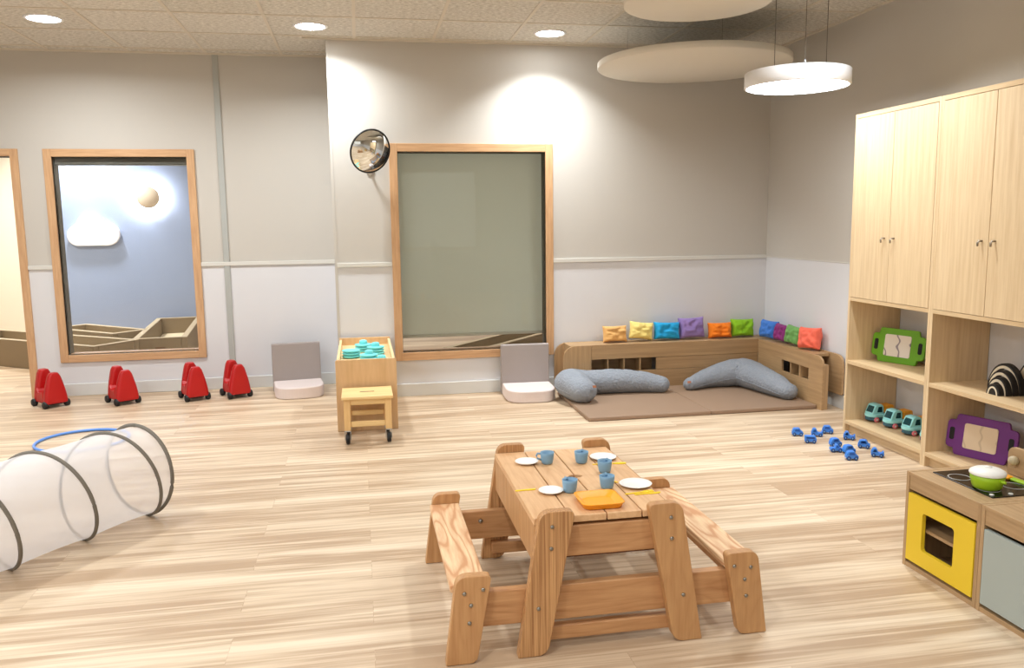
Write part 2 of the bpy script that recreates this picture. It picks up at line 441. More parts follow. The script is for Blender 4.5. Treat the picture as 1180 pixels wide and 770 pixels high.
ZR = 1.045    # paint line
def wall_with_holes(name, axis, a, b, t0, t1, holes, m_up, m_low=None, z1=ZC, zr=ZR):
    """wall slab spanning a..b on `axis`, t0..t1 thick, cut by holes (a,b,z0,z1); two paint bands"""
    objs = []
    mb = MB(); low = []
    xs = sorted({a, b, *[h[0] for h in holes], *[h[1] for h in holes]})
    zs = sorted({0., zr, z1, *[h[2] for h in holes], *[h[3] for h in holes]})
    for x0, x1 in zip(xs, xs[1:]):
        for z0, zz in zip(zs, zs[1:]):
            cx, cz = (x0+x1)/2, (z0+zz)/2
            if any(h[0] < cx < h[1] and h[2] < cz < h[3] for h in holes): continue
            n0 = len(mb.bm.faces)
            if axis == 'X': mb.box((x0, t0, z0), (x1, t1, zz))
            else: mb.box((t0, x0, z0), (t1, x1, zz))
            mb.bm.faces.ensure_lookup_table()
            if cz < zr and m_low:
                for f in mb.bm.faces[n0:]: f.material_index = 1
    return struct(mb.build(name, m_up, mats=[m_low] if m_low else None))

HL = (-2.348, -1.345, .335, 1.91)      # left window opening
HD = (-3.60, -2.645, 0., 1.915)        # doorway opening
HR = (.305, 1.460, .350, 1.900)        # right window opening
wall_with_holes('wall_back_left', 'X', XL, -.19, YF, YF+WT, [HL, HD], M['wall_up'], M['wall_low'])
wall_with_holes('wall_back_right', 'X', -.19, XR, YB, YB+WT, [HR], M['wall_up'], M['wall_low'])
wall_with_holes('wall_back_step', 'Y', YB+WT, YF+WT, -.19, -.07, [], M['wall_up'], M['wall_low'])
wall_with_holes('wall_right', 'Y', Y0, YB+WT, XR, XR+WT, [], M['wall_up'], M['wall_low'])
HW = (-.6, 2.2, .9, 2.3)
wall_with_holes('wall_left', 'Y', Y0, YF, XL-WT, XL, [], M['wall_up'], M['wall_low'])
wall_with_holes('wall_front', 'X', XL, XR, Y0-WT, Y0, [HW], M['wall_up'], M['wall_low'])
# room beyond
wall_with_holes('wall_far', 'X', -3.62, XR+WT, FAR, FAR+WT, [], M['blue_wall'])
wall_with_holes('wall_far_cream', 'X', XL-.1, -3.62, FAR, FAR+WT, [], M['white_wall'])
wall_with_holes('wall_far_left', 'Y', YF+WT, FAR, XL-WT, XL, [], M['white_wall'])
wall_with_holes('wall_far_right', 'Y', YB+WT, FAR, XR, XR+WT, [], M['white_wall'])

# dado rail, skirting, strip, corner bead
def rail_seg(mb, x0, x1, y, z0=1.030, z1=1.062, t=.014): mb.box((x0, y-t, z0), (x1, y, z1))
g = MB(); rail_seg(g, XL, -3.66, YF); rail_seg(g, -2.588, -2.408, YF); rail_seg(g, -1.285, -.21, YF)
struct(g.build('trim_3', M['rail'], bevel=.003))
g = MB(); rail_seg(g, -.175, .243, YB); rail_seg(g, 1.521, XR, YB); struct(g.build('trim_4', M['rail'], bevel=.003))
g = MB().box((XR-.004, Y0, 1.040), (XR, YB, 1.048)); struct(g.build('trim_5', M['rail'], bevel=.003))
struct(MB().box((-1.105, YF-.012, 0), (-1.060, YF, ZC)).build('trim_6', M['strip'], bevel=.002))
struct(MB().box((-.193, YB-.003, 0), (-.172, YB+.02, ZC)).build('trim_7', M['wall_up'], bevel=.001))
g = MB().box((XL, YF-.015, 0), (-3.66, YF, .1)); g.box((-2.588, YF-.015, 0), (-.19, YF, .1)); struct(g.build('baseboard_back_left', M['skirt'], bevel=.004))
struct(MB().box((-.19, YB-.015, 0), (XR, YB, .1)).build('baseboard_back_right', M['skirt'], bevel=.004))
struct(MB().box((XR-.015, Y0, 0), (XR, YB, .1)).build('baseboard_right', M['skirt'], bevel=.004))

# window and door frames
def window(name, fname, X0, X1, Z0, Z1, Y, H, depth=.018, pane_y=.03, door=False):
    """wood casing round an opening, with pane and lining"""
    f = MB()
    w = H[0]-X0
    y0, y1 = Y-depth, Y+.03
    zb = 0 if door else Z0
    f.box((X0, y0, zb), (H[0], y1, Z1)); f.box((H[1], y0, zb), (X1, y1, Z1))
    side = f.build(name, M['frame'], bevel=.003); struct(side)
    t = MB().box((H[0], y0, H[3]), (H[1], y1, Z1))
    if not door: t.box((H[0], y0, Z0), (H[1], y1, H[2]))
    t.build('window_frame' if not door else 'door_frame', M['frameX'], side, bevel=.003)
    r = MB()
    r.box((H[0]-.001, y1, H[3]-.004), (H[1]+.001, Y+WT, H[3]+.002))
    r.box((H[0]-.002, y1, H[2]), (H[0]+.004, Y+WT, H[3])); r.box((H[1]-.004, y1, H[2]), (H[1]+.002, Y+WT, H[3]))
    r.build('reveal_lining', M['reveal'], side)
    if not door:
        s = MB().box((H[0], y1, H[2]-.002), (H[1], Y+WT, H[2]+.006)); s.build('window_sill', M['frameX'], side)
        MB().box((H[0]-.004, Y+pane_y, H[2]-.004), (H[1]+.004, Y+pane_y+.006, H[3]+.004)).build('pane', M['glass'], side)
    return side
window('window_1', '', -2.408, -1.285, .275, 1.970, YF, HL, pane_y=.02)
window('window_2', '', .243, 1.521, .287, 1.962, YB, HR, pane_y=.02)
window('door_1', '', -3.660, -2.588, 0, 1.970, YF, HD, door=True)
# daylight window behind the camera (seen in the convex mirror)
wf = MB(); wf.box((HW[0]-.06, Y0-.02, HW[2]-.06), (HW[0], Y0+.02, HW[3]+.06)); wf.box((HW[1], Y0-.02, HW[2]-.06), (HW[1]+.06, Y0+.02, HW[3]+.06))
wf.box((HW[0], Y0-.02, HW[2]-.06), (HW[1], Y0+.02, HW[2])); wf.box((HW[0], Y0-.02, HW[3]), (HW[1], Y0+.02, HW[3]+.06)); wf.box((.77, Y0-.06, HW[2]), (.83, Y0-.02, HW[3]))
wo = struct(wf.build('window_3', M['frame'], bevel=.003))
MB().box((HW[0], Y0-.05, HW[2]), (HW[1], Y0-.045, HW[3])).build('pane', M['glass'], wo)

t = thing('roller_blind', 'grey rolled-up blind box along the top of the left window', 'blind', (-1.85, 7.16, 1.86))
MB().box((-2.342, 7.135, 1.853), (-1.351, 7.19, 1.904)).build('blind_cassette', M['reveal'], t, bevel=.003)
MB().box((-2.342, 7.150, 1.846), (-1.351, 7.168, 1.8525)).build('bottom_bar', M['blind_bar'], t, bevel=.002)
# roller blind behind the right pane
t = thing('roller_blind', 'grey-green roller blind drawn almost fully down behind the right window', 'blind', (.88, 6.56, 0))
MB().box((.29, 6.562, .47), (1.475, 6.5645, 2.02)).build('blind_cloth', M['blind'], t)
MB().box((.29, 6.552, .447), (1.475, 6.572, .47)).build('bottom_bar', M['blind_bar'], t, bevel=.003)
MB().lathe([(0, .285), (.024, .285), (.024, 1.48), (0, 1.48)], (0, 6.585, 2.02), 20, 'X').build('roller', M['blind_bar'], t)

# ------------------------------------------------------------------ ceiling fittings
def downlight(x, y, label, z=ZC):
    t = thing('downlight', label, 'ceiling light', (x, y, z), 'recessed ceiling downlights')
    MB().lathe([(.098, .0), (.098, -.006), (.112, -.009), (.120, -.004), (.120, .0)], (x, y, z), 40).build('trim_ring', M['lamp_body'], t)
    MB().lathe([(0, -.005), (.10, -.005)], (x, y, z), 40).build('diffuser', M['down_glow'], t)
    return t
# ------------------------------------------------------------------ lights
def area(name, loc, size, power, color=(.93, .975, 1.), spread=180, rot=(0, 0, 0)):
    l = bpy.data.lights.new(name, 'AREA'); l.shape = 'DISK'; l.size = size; l.energy = power; l.color = color; l.spread = rad(spread)
    o = bpy.data.objects.new(name, l); COL.objects.link(o); o.location = loc; o.rotation_euler = rot; return o
DL = [(-1.98, 6.06, 'left of the three round ceiling downlights, above the two left windows'),
      (-.28, 6.06, 'middle round ceiling downlight, just left of the projecting wall corner'),
      (1.42, 6.06, 'right round ceiling downlight, above the right window frame')]
for (x, y, lb), pw, sp in zip(DL, (22, 17, 17), (165, 150, 118)):
    downlight(x, y, lb); area('downlight_beam', (x, y, ZC-.02), .19, pw, spread=sp)
for x, pw, sp in ((-3.4, 22, 165), (-1.98, 21, 165), (-.28, 15, 150), (1.42, 7, 115)):
    for y in (3.7, 1.3, -1.1):
        if x == -.28 and y > 3: continue
        area('downlight_beam', (x, y, ZC-.02), .19, pw, spread=sp)
area('downlight_beam', (2.45, 3.85, ZC-.02), .19, 13, spread=120)

def pendant(x, y, z, R=.3, h=.085):
    t = thing('pendant_lamp', 'round white glowing drum pendant lamp hanging near the tall cupboards', 'lamp', (x, y, z))
    MB().lathe([(R-.012, 0), (R-.003, 0), (R, .004), (R, h), (R-.004, h+.003), (0, h+.003)], (x, y, z), 64).build('drum', M['lamp_body'], t)
    MB().lathe([(0, .004), (R-.011, .004)], (x, y, z), 64).build('diffuser', M['pend_glow'], t)
    for a in (250, 95, 18):
        px, py = x+.8*R*math.cos(rad(a)), y+.8*R*math.sin(rad(a))
        c = MB().tube([(px, py, z+h+.002), (px, py, ZC)], .0022, 8).build('cable', M['cable'], t)
        MB().lathe([(0, 0), (.007, 0), (.007, .03), (0, .03)], (px, py, z+h+.002), 12).build('cable_grip', M['steel'], c)
pendant(2.57, 4.60, 2.125)

def disc_panel(x, y, z, R, lb):
    t = thing('acoustic_panel', lb, 'acoustic panel', (x, y, z))
    MB().lathe([(0, 0), (R-.004, 0), (R, .004), (R, .041), (R-.004, .045), (0, .045)], (x, y, z), 80).build('felt_disc', M['panel'], t)
    for a in (30, 150, 270):
        px, py = x+.7*R*math.cos(rad(a)), y+.7*R*math.sin(rad(a))
        MB().tube([(px, py, z+.04), (px, py, ZC)], .0009, 8).build('cable', M['cable'], t)
disc_panel(2.35, 5.63, 2.42, .668, 'large round cream acoustic disc hanging behind the glowing pendant lamp')
disc_panel(1.87, 4.44, 2.53, .40, 'smaller round cream acoustic disc cut by the top of the picture')

# ------------------------------------------------------------------ convex mirror
t = thing('convex_mirror', 'round convex safety mirror with black rim beside the right window', 'mirror', (.10, 6.43, 1.79))
nrm = Vector((.52, -1, -.36)).normalized(); cen = Vector((.103, 6.25, 1.888))
qt = Vector((0, 0, 1)).rotation_difference(nrm).to_matrix().to_4x4()
Rm, rs = .157, .28
prof = [(Rm*i/14, math.sqrt(rs*rs-(Rm*i/14)**2)-math.sqrt(rs*rs-Rm*Rm)) for i in range(15)]
mb = MB().lathe(prof, n=64); mb.xform(Matrix.Translation(cen) @ qt); mb.build('mirror_glass', M['mirror'], t, smooth=True)
mb = MB().lathe([(Rm-.003, .004), (Rm+.004, .006), (Rm+.008, 0), (Rm+.004, -.012), (.05, -.03), (0, -.03)], n=64); mb.xform(Matrix.Translation(cen) @ qt); mb.build('rim', M['blackrim'], t)
bk = cen-nrm*.03
MB().tube([bk, (bk.x-.01, 6.36, 1.80), (.10, 6.427, 1.75)], .009, 10).build('bracket', M['steel'], t)
MB().lathe([(0, -.008), (.03, -.008), (.03, 0), (0, 0)], (.10, 6.43, 1.75), 20, 'Y').build('wall_plate', M['steel'], t)

# ------------------------------------------------------------------ room beyond: beds and wall lamps
def floor_bed(L, W, H, label, loc, rz, wt=.055, ft=None):
    t = thing('floor_bed', label, 'bed', (0, 0, 0), 'low brown beds in the next room')
    h2 = H
    MB().prism([(-L/2, 0), (L/2, 0), (L/2, h2), (-L/2, h2)], 'Y', -W/2, -W/2+wt).build('side_panel', M['foam'], t, bevel=.008)
    MB().prism([(-L/2, 0), (L/2, 0), (L/2, h2), (-L/2, h2)], 'Y', W/2-wt, W/2).build('side_panel', M['foam'], t, bevel=.008)
    for s in (-1, 1):
        a, b = (-L/2+.001, -L/2+wt) if s < 0 else (L/2-wt, L/2-.001)
        e = MB().box((a, -W/2+wt, 0), (b, W/2-wt, h2)).build('end_panel', M['foam'], t, bevel=.008)
        x = a-.003 if s < 0 else b
        MB().box((x, -.045, h2*.50), (x+.003, .045, h2*.50+.05)).build('handle_hole', M['foam_d'], e)
    rm = MB()
    for a, b in (((-L/2, -W/2), (L/2, -W/2+wt)), ((-L/2, W/2-wt), (L/2, W/2)), ((-L/2, -W/2+wt), (-L/2+wt, W/2-wt)), ((L/2-wt, -W/2+wt), (L/2, W/2-wt))): rm.box((*a, H), (*b, H+.006))
    rm.build('rim', M['foam_rim'], t, bevel=.002)
    MB().box((-L/2+wt, -W/2+wt, 0), (L/2-wt, W/2-wt, H*.35)).build('mattress', M['mattress'], t, bevel=.02)
    t.location = loc; t.rotation_euler[2] = rz
    return t
b0 = floor_bed(1.9, .50, .27, 'brown floor bed with pale mattress, right one seen through the left window', (-2.07, 8.96+.42, 0), rad(96))
b0.location = (-2.06, 9.40-.0, 0)
floor_bed(1.10, .42, .27, 'brown floor bed against the blue wall, behind the longer brown bed', (-2.80, 9.44, 0), rad(139))
floor_bed(2.1, .50, .27, 'long brown floor bed running from the doorway to the left window', (-3.13, 8.83, 0), rad(143.5))
floor_bed(1.6, .38, .27, 'brown floor bed seen under the blind of the right window', (1.35, 7.60, 0), rad(50))

t = thing('cloud_lamp', 'white cloud-shaped lamp on the blue wall beyond the left window', 'lamp', (-3.05, FAR, 1.14))
s = 1.01
cl = []
def cpt(cx, cz, r, a0, a1, n=14): return [(cx+r*math.cos(rad(a0+(a1-a0)*i/n)), cz+r*math.sin(rad(a0+(a1-a0)*i/n))) for i in range(n+1)]
cl += cpt(-3.228, 1.264, .1225, 270, 116) + cpt(-3.097, 1.385, .1386, 168, 38) + cpt(-2.910, 1.278, .1365, 96, -90)
MB().prism(cl, 'Y', FAR-.05, FAR-.002).build('lamp_face', M['cloud'], t, bevel=.006)
MB().prism([(x*.9-.307, z*.9+.128) for x, z in cl], 'Y', FAR-.003, FAR).build('wall_plate', M['lamp_body'], t)
t = thing('sun_lamp', 'round beige wall lamp with white halo beyond the left window', 'lamp', (-2.43, FAR, 1.70))
MB().lathe([(0, -.06), (.124, -.06), (.130, -.054), (.130, -.047), (0, -.047)], (-2.43, FAR, 1.70), 48, 'Y').build('lamp_face', M['sunface'], t)
MB().lathe([(0, -.0455), (.120, -.0455)], (-2.43, FAR, 1.70), 48, 'Y').build('light_ring', M['halo'], t)
MB().lathe([(0, -.045), (.03, -.045), (.03, 0), (0, 0)], (-2.43, FAR, 1.70), 24, 'Y').build('stem', M['lamp_body'], t)
area('far_unseen_light', (-3.12, 10.12, ZC-.02), .19, 34, (.95, .98, 1), 125)
area('far_unseen_light', (-3.7, 8.6, ZC-.02), .19, 30, (1, .96, .9), 165)
area('far_unseen_light', (.9, 8.3, ZC-.02), .19, 40, (1, .95, .88), 165)  # unseen lamp, made strong to brighten the right blind from behind
area('far_unseen_light', (-1.7, 8.3, ZC-.02), .19, 16, (1, .95, .88), 165)

# ------------------------------------------------------------------ tall cupboards
def cupboard(ya, yb, label):
    """ya > yb; front at x=3.005"""
    X0, X1 = 3.005, 3.362; p = .019
    t = thing('tall_cupboard', label, 'cupboard', (3.18, (ya+yb)/2, 0), 'tall oak cupboards along the right wall')
    for y in (ya-p, yb): MB().box((X0, y, 0), (X1, y+p, 1.98)).build('side_panel', M['oakZ'], t, bevel=.001)
    MB().box((X0, yb+p, 1.955), (X1, ya-p, 1.98)).build('top_panel', M['oakY'], t, bevel=.001)
    for z in (.845, .445, .058):
        MB().box((X0, yb+p, z), (X1, ya-p, z+.022)).build('shelf', M['oakY'], t, bevel=.001)
    MB().box((X1-.008, yb+p, .867), (X1, ya-p, 1.955)).build('back_panel', M['oakZ'], t)
    MB().box((X0+.03, yb+p, 0), (X0+.048, ya-p, .058)).build('plinth', M['oakY'], t, bevel=.001)
    ym = (ya+yb)/2; g = .0018
    for a, b, s in ((ym+g, ya-p-g, 1), (yb+p+g, ym-g, -1)):
        d = MB().box((X0-.001, a, .869), (X0+.017, b, 1.952)).build('door', M['oakZ'], t, bevel=.001)
        y = ym+s*.043
        MB().tube([(X0, y, 1.238), (X0-.022, y, 1.238), (X0-.026, y, 1.232), (X0-.026, y-.001, 1.212)], [.005, .005, .006, .0045], 10).build('handle', M['handle'], d)
    return t
cupboard(4.665, 3.905, 'tall oak cupboard with green board on its open shelf, left unit by the reading corner')
cupboard(3.904, 3.135, 'tall oak cupboard with black striped arches on its shelf, right unit behind the play kitchen')

# framed boards on the shelves
def board(name, label, m, centre_mat, loc, rz, lean, W=.41, H=.225):
    """in the XZ plane, base centre at origin"""
    t = thing(name, label, 'framed board', (0, 0, 0))
    w2 = W/2; lug = .05
    a, b = .034, H-.034
    pts = [(-w2+lug, 0), (w2-lug, 0), (w2-lug+.008, a), (w2, a), (w2, b), (w2-lug+.008, b), (w2-lug, H), (-w2+lug, H), (-w2+lug-.008, b), (-w2, b), (-w2, a), (-w2+lug-.008, a)]
    pts = round_poly(pts, [.016, .016, .010, .028, .028, .010, .016, .016, .010, .028, .028, .010], 4)
    MB().prism(pts, 'Y', 0, .018).build('frame_board', m, t, bevel=.003)
    for s in (-1, 1):
        MB().prism(rrect(s*(w2-.030)-.013, H/2-.034, s*(w2-.030)+.013, H/2+.034, .010), 'Y', -.0012, .0192).build('handle_hole', M['boardblack'], t)
    MB().prism(rrect(-.090, H/2-.066, .086, H/2+.068, .012), 'Y', -.003, 0.002).build('centre_panel', centre_mat, t)
    t.rotation_euler = (lean, 0, rz); t.location = loc
    return t
board('framed_board', 'green board with cut-out handles and pale panel on the left cupboard shelf', M['greenboard'], M['lined_green'], (3.212, 4.462, .468), rad(-70), rad(-8), W=.355, H=.212)
board('framed_board', 'purple board with cut-out handles and pale panel on the lowest cupboard shelf', M['purpleboard'], M['lined_purple'], (3.176, 3.696, .081), rad(-69), rad(-8), W=.37, H=.222)

# nested arches
KY = 1.32
def arch(label, r, th, cy, x0, x1, z=.4675):
    t = thing('wooden_arch', label, 'toy', ((x0+x1)/2, cy, z), 'black and cream wooden arches')
    o = arc(cy, z, r, 0, PI, 24)+arc(cy, z, r-th, PI, 0, 24); o = [(a, z+(b-z)*KY) for a, b in o]
    MB().prism(o, 'X', x0, x1).build('painted_arch', M['arch_black'], t, bevel=.001)
    e = arc(cy, z, r-.009, 0, PI, 24)+arc(cy, z, r-th+.0015, PI, 0, 24); e = [(a, z+(b-z)*KY) for a, b in e]
    MB().prism([(a, b) for a, b in e], 'X', x0-.003, x0).build('cream_edge', M['arch_cream'], t)
    return t
def half(label, r, cy, x0, x1, z=.4675):
    t = thing('wooden_arch', label, 'toy', ((x0+x1)/2, cy, z), 'black and cream wooden arches')
    MB().prism([(a, z+(b-z)*KY) for a, b in arc(cy, z, r, 0, PI, 20)], 'X', x0, x1).build('painted_arch', M['arch_black'], t, bevel=.001)
    e = arc(cy, z, r-.011, 0, PI, 20)+arc(cy, z, r-.017, PI, 0, 20); e = [(a, z+(b-z)*KY) for a, b in e]
    MB().prism(e, 'X', x0-.003, x0).build('cream_edge', M['arch_cream'], t)
half('innermost and smallest black wooden arch of the nest on the cupboard shelf', .043, 3.542, 3.103, 3.133)
arch('second smallest black and cream arch, around the solid innermost one', .066, .021, 3.552, 3.137, 3.167)
arch('third black and cream arch counting outwards from the smallest', .0885, .021, 3.570, 3.171, 3.201)
arch('fourth black and cream arch, outermost of the close nest', .111, .021, 3.588, 3.205, 3.235)
arch('tallest black wooden arch, standing apart at the right edge of the picture', .150, .040, 3.43, 3.262, 3.345)

# ------------------------------------------------------------------ aqua trucks on the bottom shelf
def truck():
    """heading -X, base at origin, about .18 long"""
    t = thing('toy_truck', 'x', 'toy truck', (0, 0, 0), 'aqua toy trucks on the bottom shelf')
    MB().prism(rrect(-.09, -.045, .09, .045, .04, 6), 'Z', .010, .030).build('skirt', M['aqua_d'], t, bevel=.004)
    MB().prism(rrect(-.093, -.047, .093, .047, .042, 6), 'Z', .030, .052).build('body', M['aqua'], t, bevel=.008, bseg=3)
    cab = MB()
    cab.prism(round_poly([(-.078, .050), (-.052, .108), (-.012, .112), (.002, .100), (.004, .050)], [.004, .018, .012, .01, 0], 5), 'Y', -.037, .037)
    cb = cab.build('cab', M['aqua'], t, bevel=.007, bseg=3)
    # windscreen leaning on the front of the cab, side windows
    d = Vector((.026, 0, .058)); n = Vector((-.058, 0, .026)).normalized()
    w = MB(); a = Vector((-.0735, 0, .060)); b = a+d*.66
    vs = []
    for off in (.0005, .0025):
        for p, hw in ((a, .029), (b, .025)):
            for s in (-1, 1): q = p+n*off; vs.append((q.x, s*hw, q.z))
    w.poly(vs, [(0,1,3,2),(4,6,7,5),(0,4,5,1),(2,3,7,6),(0,2,6,4),(1,5,7,3)]); w.build('windscreen', M['truck_win'], cb)
    for s in (-1, 1):
        y = s*.0375; MB().prism(round_poly([(-.045, .062), (-.036, .096), (-.010, .097), (-.006, .062)], [.003]*4, 3), 'Y', min(y, y-s*.001), max(y, y+s*.0008)).build('side_window', M['truck_win'], cb)
    MB().prism(round_poly([(.012, .054), (.006, .066), (.022, .098), (.078, .104), (.086, .066), (.078, .054)], [.004, .01, .016, .01, .01, .004], 4), 'Y', -.034, .034).build('hopper', M['amber'], t, bevel=.006, bseg=3)
    for x in (-.052, .055):
        for s in (-1, 1):
            wh = MB().lathe([(0, -.007), (.013, -.007), (.0158, -.005), (.0158, .005), (.013, .007), (0, .007)], (x, s*.044, .0165), 20, 'Y').build('wheel', M['pinkhub'], t)
            MB().lathe([(0, -.0085), (.006, -.0085), (.006, .0085), (0, .0085)], (x, s*.044, .0165), 14, 'Y').build('hub', M['white'], wh)
    return t
tk = truck()
TR = [(3.205, 4.586, 'aqua toy truck with amber hopper, leftmost on the bottom cupboard shelf'),
      (3.215, 4.418, 'aqua toy truck with amber hopper, second from the left on the shelf'),
      (3.215, 4.240, 'aqua toy truck partly hidden by the cupboard divider'),
      (3.205, 4.060, 'aqua toy truck almost fully hidden behind the cupboard divider')]
for i, (x, y, lb) in enumerate(TR):
    o = tk if i == 0 else dup(tk)
    o.location = (x, y, .0803); o.scale = (1, 1, 1); o.rotation_euler[2] = rad(4); o['label'] = lb

# ------------------------------------------------------------------ small blue cars
def small_car(kind):
    t = thing('toy_car', 'x', 'toy car', (0, 0, 0), 'small blue toy cars on the floor')
    if kind == 'dome':
        P = round_poly([(-.036, .008), (-.036, .022), (-.026, .041), (.012, .043), (.024, .027), (.036, .022), (.036, .008)], [.004, .008, .014, .014, .008, .008, .004], 5)
        W = [(-.020, .026), (-.015, .037), (.008, .038), (.016, .026)]
    elif kind == 'van':
        P = round_poly([(-.036, .008), (-.036, .038), (.028, .038), (.036, .026), (.036, .008)], [.004, .006, .01, .006, .004], 5)
        W = [(-.026, .024), (-.026, .033), (.022, .033), (.026, .024)]
    elif kind == 'tow':
        P = round_poly([(-.036, .008), (-.036, .024), (-.024, .043), (-.006, .043), (.004, .024), (.022, .020), (.030, .030), (.036, .028), (.038, .008)], [.004, .008, .012, .01, .004, .004, .004, .003, .004], 4)
        W = [(-.026, .026), (-.019, .037), (-.009, .037), (-.004, .026)]
    else:
        P = round_poly([(-.036, .008), (-.038, .018), (-.020, .024), (-.008, .038), (.004, .038), (.008, .022), (.036, .022), (.036, .008)], [.004, .006, .004, .006, .006, .004, .006, .004], 4)
        W = [(-.014, .025), (-.006, .034), (.001, .034), (.003, .025)]
    b = MB().prism(P, 'Y', -.019, .019).build('body', M['blue_toy'], t, bevel=.004, bseg=3)
    for s in (-1, 1):
        y = s*.0192; MB().prism(W, 'Y', min(y, y-s*.001), max(y, y+s*.0006)).build('side_window', M['blue_win'], b)
    for x in (-.021, .021):
        for s in (-1, 1):
            wh = MB().lathe([(0, -.0045), (.0095, -.0045), (.0105, -.003), (.0105, .003), (.0095, .0045), (0, .0045)], (x, s*.018, .0107), 16, 'Y').build('wheel', M['blue_dark'], t)
            MB().lathe([(0, -.0055), (.004, -.0055), (.004, .0055), (0, .0055)], (x, s*.018, .0107), 12, 'Y').build('hub', M['cupblue'], wh)
    return t
protos = {}
CARS = [(2.67, 4.63, 'dome', 10, 'blue toy beetle-shaped car, leftmost of all on the floor'),
        (2.78, 4.59, 'tow', 5, 'blue toy pickup truck, back row between two rounded cars'),
        (2.885, 4.64, 'dome', 0, 'blue rounded toy car nearest the cupboard corner, farthest back'),
        (2.66, 4.46, 'van', 8, 'blue boxy toy van in front of the leftmost toy car'),
        (2.93, 4.475, 'tow', 0, 'blue toy pickup truck beside the cupboard plinth, behind the rounded car'),
        (2.765, 4.36, 'dome', 25, 'blue rounded toy car in the middle with an open car touching its front'),
        (2.70, 4.25, 'open', 195, 'blue flat open toy car in the middle, in front of a rounded one'),
        (2.905, 4.285, 'dome', -4, 'blue rounded toy car at right, between the two pickup trucks'),
        (2.755, 4.205, 'dome', 30, 'blue rounded toy car just behind the nearest one'),
        (2.695, 4.085, 'dome', 15, 'blue rounded toy car nearest the camera'),
        (2.87, 4.105, 'tow', 0, 'blue toy pickup truck farthest to the right')]
for x, y, kd, a, lb in CARS:
    if kd not in protos: protos[kd] = o = small_car(kd)
    else: o = dup(protos[kd])
    o.location = (x, y, 0); o.rotation_euler[2] = rad(a-32); o['label'] = lb; o.scale = (.95, .95, 1.22)

# ------------------------------------------------------------------ reading corner: low corner shelf, panel, mats, cushions, pillows
ZT = .384
t = thing('corner_bench', 'low L-shaped oak corner shelf around the brown mats', 'corner shelf', (3.2, 6.2, 0))
# long run along the back wall, front face at y=6.19
YFc, XFc = 6.19, 3.19
def fp(x0, z0, x1, z1, y0, y1, m='unitX'): return MB().box((x0, y0, z0), (x1, y1, z1))
g = MB()
end = round_poly([(1.545, 0), (1.545, ZT), (1.772, ZT), (1.772, 0)], [0, .11, 0, 0], 10)
g = MB().prism(end, 'Y', YFc, YFc+.018); g.build('rounded_end', M['unitZ'], t, bevel=.0015)
g = MB()
g.box((1.774, YFc, .268), (XFc, YFc+.018, ZT)); g.box((1.774, YFc, 0), (XFc, YFc+.018, .166)); g.box((2.313, YFc+.003, .169), (XFc, YFc+.018, .266))
g.build('front_panel', M['unitX'], t, bevel=.001)
for k in range(4):
    x = 1.774+k*.1345
    if k: MB().box((x-.005, YFc+.002, .166), (x+.005, YFc+.13, .268)).build('slot_divider', M['unitZ'], t)
MB().box((1.774, YFc+.13, .15), (2.32, YFc+.14, .30)).build('slot_back', M['unitX'], t)
MB().prism([(1.60, YFc+.018), (XFc+.16, YFc+.018), (XFc+.16, YB-.018), (1.60, YB-.018)], 'Z', ZT-.020, ZT-.001).build('top_board', M['unitX'], t)
g = MB().prism(round_poly([(1.520, 0), (1.520, ZT), (2.0, ZT), (2.0, 0)], [0, .12, 0, 0], 10), 'Y', YB-.036, YB-.016); g.build('back_end_panel', M['unitZ'], t, bevel=.0015)
MB().box((1.6, YFc+.018, .0), (1.618, YB-.036, ZT-.02)).build('side_panel', M['unitZ'], t)
# short run along the right wall, front face at x=3.19
e2 = round_poly([(5.225, .0), (5.225, ZT), (5.41, ZT), (5.41, .0)], [0, .085, 0, 0], 10)
g = MB().prism(e2, 'X', XFc, XFc+.018)
g.box((XFc, 5.41, .275), (XFc+.018, YFc, ZT)); g.box((XFc, 5.41, 0), (XFc+.018, YFc, .187)); g.box((XFc, 5.80, .187), (XFc+.018, YFc, .275))
g.build('front_panel', M['unitY'], t, bevel=.001)
for y in (5.54, 5.67): MB().box((XFc+.002, y-.005, .187), (XFc+.10, y+.005, .275)).build('slot_divider', M['unitZ'], t)
MB().box((XFc+.10, 5.36, .16), (XFc+.11, 5.84, .30)).build('slot_back', M['unitX'], t)
MB().box((XFc+.018, 5.37, ZT-.020), (3.328, YFc+.018, ZT-.001)).build('top_board', M['unitY'], t)
MB().box((XFc+.018, 5.235, 0), (XFc+.055, 5.30, ZT-.06)).build('end_post', M['unitZ'], t, bevel=.002)
t = thing('wall_panel', 'oak panel with rounded corner fixed to the right wall beside the cupboard', 'panel', (3.347, 5.4, .1))
MB().prism(round_poly([(5.205, .105), (5.205, .392), (5.95, .392), (5.95, .105)], [.02, .09, 0, 0], 8), 'X', 3.331, 3.3495).build('panel_board', M['unitY'], t, bevel=.002)

def pmat(x0, x1, y0, y1, label):
    o = MB().prism([(x0, y0), (x1, y0), (x1, y1), (x0, y1)], 'Z', .0005, .030).build('play_mat', M['mat'], bevel=.008, bseg=3)
    tag(o, label, 'mat', 'brown play mats')
pmat(1.492, 2.378, 5.275, 6.185, 'left brown foam mat under the left grey pillow')
pmat(2.380, 3.186, 5.275, 6.185, 'right brown foam mat reaching the oak side panel')

